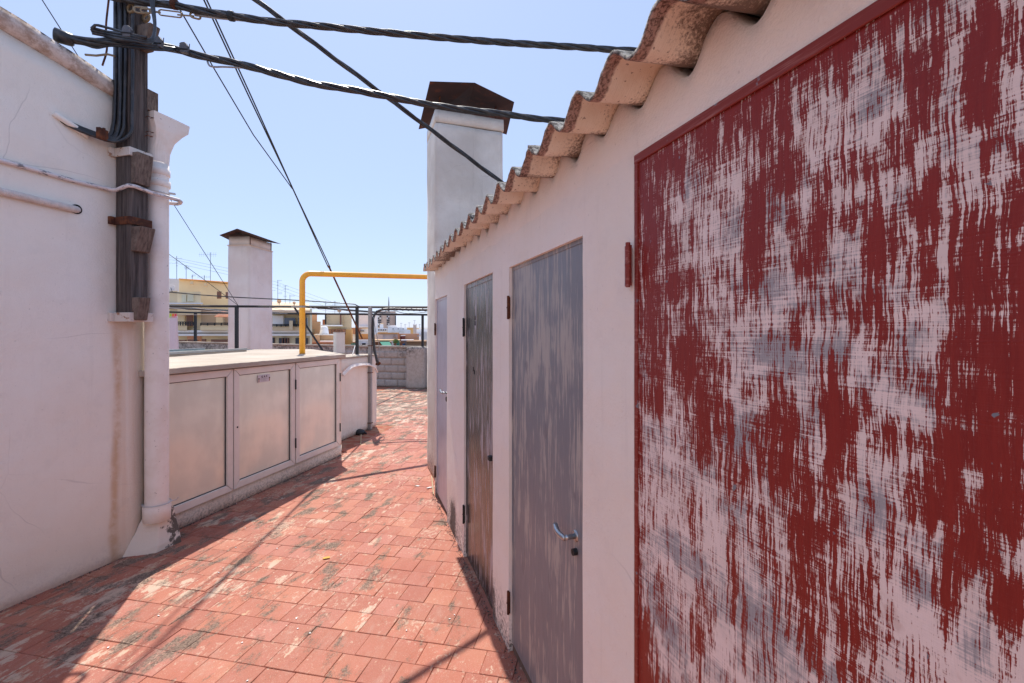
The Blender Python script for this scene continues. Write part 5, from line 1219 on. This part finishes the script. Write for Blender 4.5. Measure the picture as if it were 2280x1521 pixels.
antenna(645.5, 656, 677, 33, [(3,-1,11,5,2)], 'small antenna nearest the yellow pipe')
antenna(725, 671, 700, 38, [(1,-2,2,2,1),(6,-2,2,2,1)], 'slim antenna rising from the left edge of the cream house')
antenna(745.5, 670, 700, 38, [(2,-3,3,3,2),(9,-6,6,4,2)], 'bushy antenna at the middle of the cream house roof')
antenna(605.5, 645, 680, 33, [(2,0,8,2,1)], 'antenna half hidden by the near chimney')
antenna(923, 713, 722, 190, [(1,-3,3,2,1)], 'tiny antenna above the grey tower')
for px, Y, yt, w_ in ((893,150,719,'first right of the tower block'),(902,160,722,'lower one above the pale apartments'),(911,140,718,'above the orange house'),(934,150,722,'right of the grey crenellated tower'),(941,160,719,'closest to the big chimney')): antenna(px, yt, 731, Y, [(1,-2,3,2,1)], 'tiny far antenna on the skyline, ' + w_)
def dish(px, py, r_, Y, label):
    t_ = thing('satellite_dish', label, 'satellite dish', P(px, py, Y), R(20)); k_ = Y/F*r_; m_ = MB()
    rings = [(0, .0), (k_*.5, -.05*k_), (k_*.85, -.16*k_), (k_, -.25*k_)]; m_.v.append((0,0,0)); N = 16
    for rr, dy in rings[1:]:
        for i in range(N): a = 2*math.pi*i/N; m_.v.append((rr*math.cos(a), dy, rr*math.sin(a)))
    for i in range(N): m_.f.append((0, 1+i, 1+(i+1)%N)); m_.m.append(0)
    for q in range(2):
        for i in range(N): a = 1+q*N+i; b__ = 1+q*N+(i+1)%N; m_.f.append((a, a+N, b__+N, b__)); m_.m.append(0)
    o = m_.build('reflector', PK if px < 500 else TAN, t_, smooth=True); sm = o.modifiers.new('thickness','SOLIDIFY'); sm.thickness = .02
    m_ = MB(); m_.tube([(0,0,-k_),(0,-k_*.9,-.1*k_)], .02, 5); m_.tube([(0,.03,0),(0,.05,-k_*1.6)], .03, 5); m_.build('arm', AM, t_)
dish(382.5, 641, 6.5, 28.8, 'larger white satellite dish on the cream block beside the downspout'); dish(376, 646, 4, 28.6, 'smaller white satellite dish below the larger one')
dish(621.5, 671, 4.3, 32, 'tan satellite dish right of the near chimney'); dish(655, 674.5, 3, 32, 'small ochre satellite dish left of the yellow pipe'); dish(755.5, 691.5, 4, 35, 'pinkish satellite dish on the cream house roof')
for k, (y0, y1, y2) in enumerate(((575, 598, 668), (580, 605, 676), (587, 612, 684))):
    wire([P(250, y0-12, 40), P(395, y0, 44), P(510, y1, 50), P(615, y1+30, 55), P(760, y2+12, 65)], .012, ('highest','middle','lowest')[k] + ' of three faint distant power lines behind the near chimney', AM, 'distant power lines behind the near chimney')
# ------------------------------------------------------------------ litter on the floor
def scrap(px, py, L, Wd, mat, nm, lb, cat, rz=0):
    c_ = G(px, py); m_ = MB(); N = 8; ring = []
    for i in range(N):
        a = 2*math.pi*i/N; ring.append((L/2*math.cos(a)*random.uniform(.7,1.1), Wd/2*math.sin(a)*random.uniform(.7,1.1), (.0035 + random.uniform(0,.0012)) if L < .02 else .0045 + random.uniform(0,.006)))
    m_.add(ring + [(x, y, z - .002) for x, y, z in ring], [tuple(range(N)), tuple(range(2*N-1, N-1, -1))] + [(i, N+i, N+(i+1)%N, (i+1)%N) for i in range(N)])
    o = m_.build(nm, mat); o.location = c_; o.rotation_euler = (0, 0, rz); return tag(o, lb, cat)
random.seed(4)
scrap(957, 1087, .09, .028, MAT['paper'], 'paper_scrap', 'crumpled white scrap on the tiles beside the far end of the shed', 'scrap', .5)
scrap(930, 1083, .04, .02, MAT['paper'], 'paper_scrap', 'small white scrap left of the crumpled one by the shed', 'scrap')
scrap(597, 1083, .05, .035, MAT['paper'], 'paper_scrap', 'white scrap at the foot of the middle cabinet door', 'scrap', .3)
scrap(727, 1244, .055, .025, MAT['leaf'], 'dry_leaf', 'yellow dry leaf lying in the middle of the sunny tiles', 'leaf', .4)
for k, (px, py) in enumerate(((497,1266),(546,1177),(617,1222),(539,1432),(551,1517),(525,1220),(578,1217),(663,1401),(690,1411),(660,1378),(628,1110),(526,1122),(241,1443),(353,1372),(1001,1379),(759,1237),(487,1276),(720,1120),(1012,1370),(905,1405))):
    scrap(px, py, random.uniform(.008,.015), random.uniform(.006,.010), MAT['paper'], 'pebble', 'tiny white chip lying on the red tiles', 'chip', random.uniform(0,3)); bpy.data.objects[-1] if False else None
for o in COL.objects:
    if o.name.startswith('pebble'): o['group'] = 'white chips scattered on the tiles'
w = MB(); w.tube([G(961,1065)+Vector((0,0,.02)), G(965.5,1103)+Vector((0,0,.008))], .006, 6); tag(w.build('stick', MAT['stick']), 'thin pale stick lying against the foot of the far shed wall', 'stick')
# crumbled dirt along the foot of the shed wall and cabinet
random.seed(9); w = MB()
def crumb(x, y, r_):
    c_ = Vector((x, y, r_*.4)); v_ = [c_ + Vector((random.uniform(.6,1.2)*dx, random.uniform(.6,1.2)*dy, random.uniform(.5,1)*dz))*r_ for dx, dy, dz in ((1,0,0),(0,1,0),(-1,0,0),(0,-1,0),(0,0,1),(0,0,-1))]
    w.add(v_, [(0,1,4),(1,2,4),(2,3,4),(3,0,4),(1,0,5),(2,1,5),(3,2,5),(0,3,5)])
for k in range(1000):
    s_ = random.uniform(1.2, 4.3); p = SH.world(s_, .003 + abs(random.gauss(0, .016)) * (1 + .8*mn.noise(Vector((s_*4,0,0)))), 0); crumb(p.x, p.y, random.uniform(.0015, .0045))
for k in range(900):
    s_ = random.uniform(-2.4, .02); p = CB.world(s_, -.004 - abs(random.gauss(0, .012)), 0); crumb(p.x, p.y, random.uniform(.002, .005))
for k in range(500):
    s_ = random.uniform(-.6, .75); p = LH.world(s_, -.004 - abs(random.gauss(0, .010)), 0); crumb(p.x, p.y, random.uniform(.002, .004))
mt = M('crumbled_dirt', .95); mt.set('Base Color', mt.mix(mt.rng(mt.noise(60, detail=3), .4, .6), (0.05,0.04,0.035), (0.22,0.17,0.145)))
tag(w.build('wall_foot_dirt', mt.m), 'crumbs of mortar and dirt along the foot of the walls', 'dirt', kind='stuff')
bpy.context.view_layer.update()
